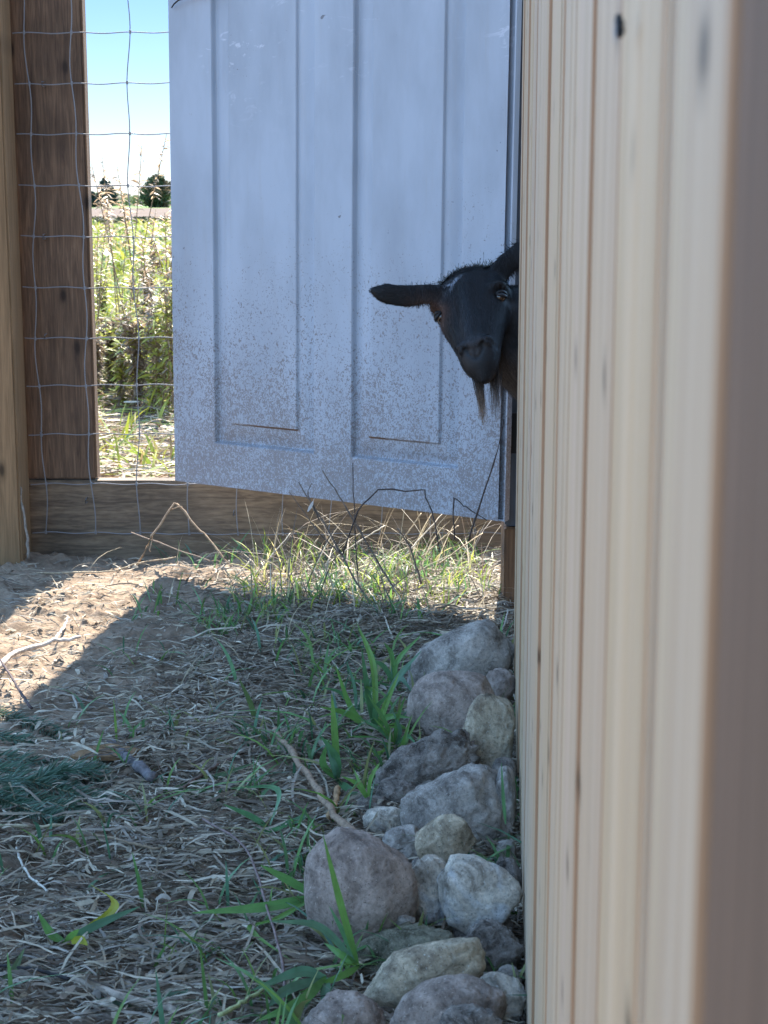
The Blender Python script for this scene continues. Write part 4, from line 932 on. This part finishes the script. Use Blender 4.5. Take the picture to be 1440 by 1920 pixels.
# ---------------------------------------------------------------- beyond the fence: weeds, hedge, trees
def weed(label, x, y, h, seed, kind):
    rg = random.Random(seed); rn = np.random.default_rng(seed); z0 = float(gh(x, y))
    t_ = thing('tall_weed', label, 'weed', (x, y, z0), 'tall weeds beyond the fence')
    mbx = MB(); Vs = []; nst = 5 if kind != 'plume' else 3
    brown = np.array([[.26, .19, .125]]); green = np.array([[.36, .37, .075]])
    for k in range(nst):
        a = rg.uniform(0, 6.28); le = rg.uniform(.03, .18) * h; hh = h * rg.uniform(.72, 1)
        pl = bez([(x + rg.gauss(0, .03), y + rg.gauss(0, .03), z0), (x + math.cos(a) * le * .4, y + math.sin(a) * le * .4, z0 + hh * .55), (x + math.cos(a) * le, y + math.sin(a) * le, z0 + hh)], 14)
        mbx.tube(pl, [.0032 - .0022 * i / len(pl) for i in range(len(pl))], 5)
        A = np.array([tuple(p) for p in pl])
        def leaves(N, lo, hi, L, W, c, drop):
            idx = rn.uniform(lo, hi, N) * (len(pl) - 1.01); i0 = idx.astype(int); b = A[i0] + (A[i0 + 1] - A[i0]) * (idx - i0)[:, None]
            an = rn.uniform(0, 6.28, N); d = np.stack([np.cos(an), np.sin(an), rn.uniform(-drop, .9, N)], 1); ln = rn.uniform(.5, 1, N) * L
            s = np.linspace(0, 1, 4)[None, :, None]; pth = b[:, None] + d[:, None] * ln[:, None, None] * s - np.array([[[0, 0, 1.]]]) * ln[:, None, None] * .35 * s ** 2
            sd = np.stack([-np.sin(an), np.cos(an), rn.normal(0, .5, N)], 1)
            Vs.append(strips(pth, np.full(N, W), sd, np.repeat(c, N, 0) * rn.uniform(.5, 1.4, N)[:, None], np.array([.3, 1, .8, .1])))
        if kind == 'plume':
            leaves(16, .05, .5, .10, .008, green, .3); leaves(60, .72, .99, .045, .0055, brown * 1.9, .3); leaves(12, .3, .9, .05, .005, brown * 1.5, .4)
        elif kind == 'leafy':
            leaves(60, .05, 1, .06, .009, green, .3); leaves(75, .1, 1, .04, .006, brown * 1.2, .6)
        else:
            leaves(150, .1, 1, .045, .007, brown, .5); leaves(18, .05, .9, .05, .008, green, .5)
    me = bpy.data.meshes.new('stems'); me.from_pydata(mbx.V, [], mbx.F); me.update()
    a_ = me.color_attributes.new("tint", 'FLOAT_COLOR', 'POINT'); a_.data.foreach_set("color", [c for _ in mbx.V for c in (.20, .14, .08, 1)])
    link('stems', me, M['twig'], t_, True); link('foliage', np_mesh('foliage', *join(Vs)), M['leaf'], t_)
def X_(px, Y): return (px - 720) / FPX * Y / .985
wl = [(250, 6.6, 1.00, 'plume', 'tallest plumed weed, crossing the upright wire above the horizon'), (232, 7.4, .92, 'plume', 'slim plumed weed just left of the tallest one'),
      (272, 7.0, .88, 'plume', 'dry rust tinted plumed weed right of the tallest'), (190, 7.6, .80, 'plume', 'pale plumed weed nearest the dark brown post'),
      (300, 6.3, .86, 'plume', 'dry plumed weed in front of the right hand tree'), (322, 6.0, .90, 'plume', 'plumed weed at the edge of the door'),
      (305, 5.9, .50, 'dry', 'brown seedy weed clump close to the door edge'), (282, 6.4, .46, 'dry', 'brown weed clump in the middle of the gap'), (325, 5.6, .52, 'leafy', 'green leafy weed right against the door edge'),
      (250, 6.2, .36, 'leafy', 'yellow green leafy weed behind the upright wire'), (215, 6.3, .30, 'dry', 'low brown weed clump left of the upright wire'), (192, 6.2, .28, 'leafy', 'low leafy weed with yellow leaf beside the brown post'),
      (270, 5.8, .42, 'dry', 'dark brown seed heads low in the gap'), (300, 5.7, .40, 'leafy', 'small mixed green weed low by the door'), (235, 5.9, .24, 'leafy', 'small yellow green weed at the foot of the tall plumes'), (180, 6.0, .26, 'dry', 'small brown weed touching the brown post edge'),
      (350, 6.2, .7, 'dry', 'brown weed mostly hidden behind the door edge'), (130, 6.6, .6, 'leafy', 'leafy weed mostly hidden behind the brown post'), (205, 9.5, .42, 'leafy', 'bright green weed farther off in the meadow'), (290, 9.0, .5, 'dry', 'brown weed farther off on the right')]
for i, (px, Y, h, kd, lb) in enumerate(wl): weed(lb, X_(px, Y), Y, h, 100 + i, kd)

def tree(label, x, y, h, wd, seed, cols, cone=False, name='field_tree', cat='tree', nleaf=6500, low=.1, ls=.11):
    rn = np.random.default_rng(seed); rg = random.Random(seed)
    t_ = thing(name, label, cat, (x, y, 0), 'trees at the far side of the field')
    mbx = MB(); mbx.tube([(x, y, -.1), (x + .02 * h, y, h * .35), (x, y, h * .85)], [h * .028, h * .02, h * .006], 8)
    for k in range(9):
        a = rg.uniform(0, 6.28); z0 = h * rg.uniform(.2, .7); mbx.tube([(x, y, z0), (x + math.cos(a) * wd * .32, y + math.sin(a) * wd * .32, z0 + h * .15)], [h * .01, h * .003], 5)
    me = bpy.data.meshes.new('trunk'); me.from_pydata(mbx.V, [], mbx.F); me.update()
    a_ = me.color_attributes.new("tint", 'FLOAT_COLOR', 'POINT'); a_.data.foreach_set("color", [c for _ in mbx.V for c in (.10, .08, .06, 1)])
    link('trunk', me, M['twig'], t_, True)
    C = []; nb_ = 70
    for k in range(nb_):
        f = rn.random(); zz = h * (low + (1 - low) * f)
        env = (1 - f) ** .75 * min(1, f * 5 + .55) if cone else math.sqrt(max(.05, 1 - (2 * f - .9) ** 2))
        a = rn.uniform(0, 6.28); r_ = wd * .5 * env * rn.uniform(.3, .95); C.append((x + math.cos(a) * r_, y + math.sin(a) * r_, zz, wd * rn.uniform(.13, .22) * (1 - .45 * f)))
    C = np.array(C); i = rn.integers(0, nb_, nleaf); d = rn.normal(0, 1, (nleaf, 3)); d /= np.linalg.norm(d, axis=1)[:, None]
    p = C[i, :3] + d * (C[i, 3] * rn.uniform(.6, 1.1, nleaf))[:, None]
    dr = rn.normal(0, 1, (nleaf, 3)); dr /= np.linalg.norm(dr, axis=1)[:, None]; s = np.linspace(-1, 1, 3)[None, :, None]
    pth = p[:, None] + dr[:, None] * s * ls; sd = np.cross(dr, rn.normal(0, 1, (nleaf, 3))); sd /= np.linalg.norm(sd, axis=1)[:, None]
    cl = np.array(cols)[i % len(cols)] * rn.uniform(.7, 1.3, nleaf)[:, None]
    link('crown', np_mesh('crown', *strips(pth, np.full(nleaf, ls * 1.1), sd, cl, np.array([.4, 1, .4]))), M['crown'], t_)
M['crown'] = tinted('tree_leaves', .7, .15, .2, 3)
DKG = [(.035, .065, .05), (.042, .075, .055), (.03, .055, .048)]
D = 150
tree('dark egg shaped evergreen with a bare foot left of the tall wire', X_(215, D), D, 2.45, 2.3, 1, DKG, True, low=.14)
tree('dark evergreen half hidden by the brown post', X_(165, D), D, 2.35, 2.0, 2, DKG, True, low=.1)
tree('wide bushy tree half hidden by the door edge', X_(312, D), D, 2.6, 3.2, 3, [(.05, .08, .03), (.04, .07, .035), (.13, .10, .05)], low=.05, nleaf=8000)
tree('small dark bush at the left foot of the egg shaped evergreen', X_(190, D + 3), D + 3, 1.3, 1.3, 4, DKG, False, low=.05, nleaf=2500)
tree('dark evergreen out of sight left of the post', X_(120, D), D, 2.5, 2.3, 5, DKG, True, nleaf=3000)
tree('bushy tree out of sight behind the door', X_(400, D), D, 2.6, 3.0, 6, DKG, False, nleaf=3000)
# low hedge in front of the ploughed field and far undergrowth
def bank(name, label, y0, y1, x0, x1, h, N, ls, cols, seed):
    rn = np.random.default_rng(seed); x = rn.uniform(x0, x1, N); y = rn.uniform(y0, y1, N); hh = h * (.35 + 1.0 * fbm(x * .35, y * .1, seed))
    z = rn.random(N) ** .8 * hh; dr = rn.normal(0, 1, (N, 3)); dr /= np.linalg.norm(dr, axis=1)[:, None]; s = np.linspace(-1, 1, 3)[None, :, None]
    pth = np.stack([x, y, z], 1)[:, None] + dr[:, None] * s * ls; sd = np.cross(dr, rn.normal(0, 1, (N, 3))); sd /= np.linalg.norm(sd, axis=1)[:, None]
    cl = np.array(cols)[rn.integers(0, len(cols), N)] * rn.uniform(.6, 1.3, N)[:, None]
    o = link(name, np_mesh(name, *strips(pth, np.full(N, ls), sd, cl, np.array([.4, 1, .4]))), M['crown']); o['kind'] = 'stuff'; o['label'] = label; o['category'] = cat_ if (cat_ := 'undergrowth') else ''
bank('field_edge_growth', 'low dark growth along the near edge of the ploughed field', 50, 54, -28, 8, .19, 15000, .05, [(.045, .052, .024), (.07, .07, .03), (.03, .04, .022)], 3)
bank('far_undergrowth', 'pale green undergrowth between the far trees', 176, 186, -80, 20, 1.5, 16000, .22, [(.16, .20, .08), (.22, .24, .11), (.12, .15, .07)], 5)
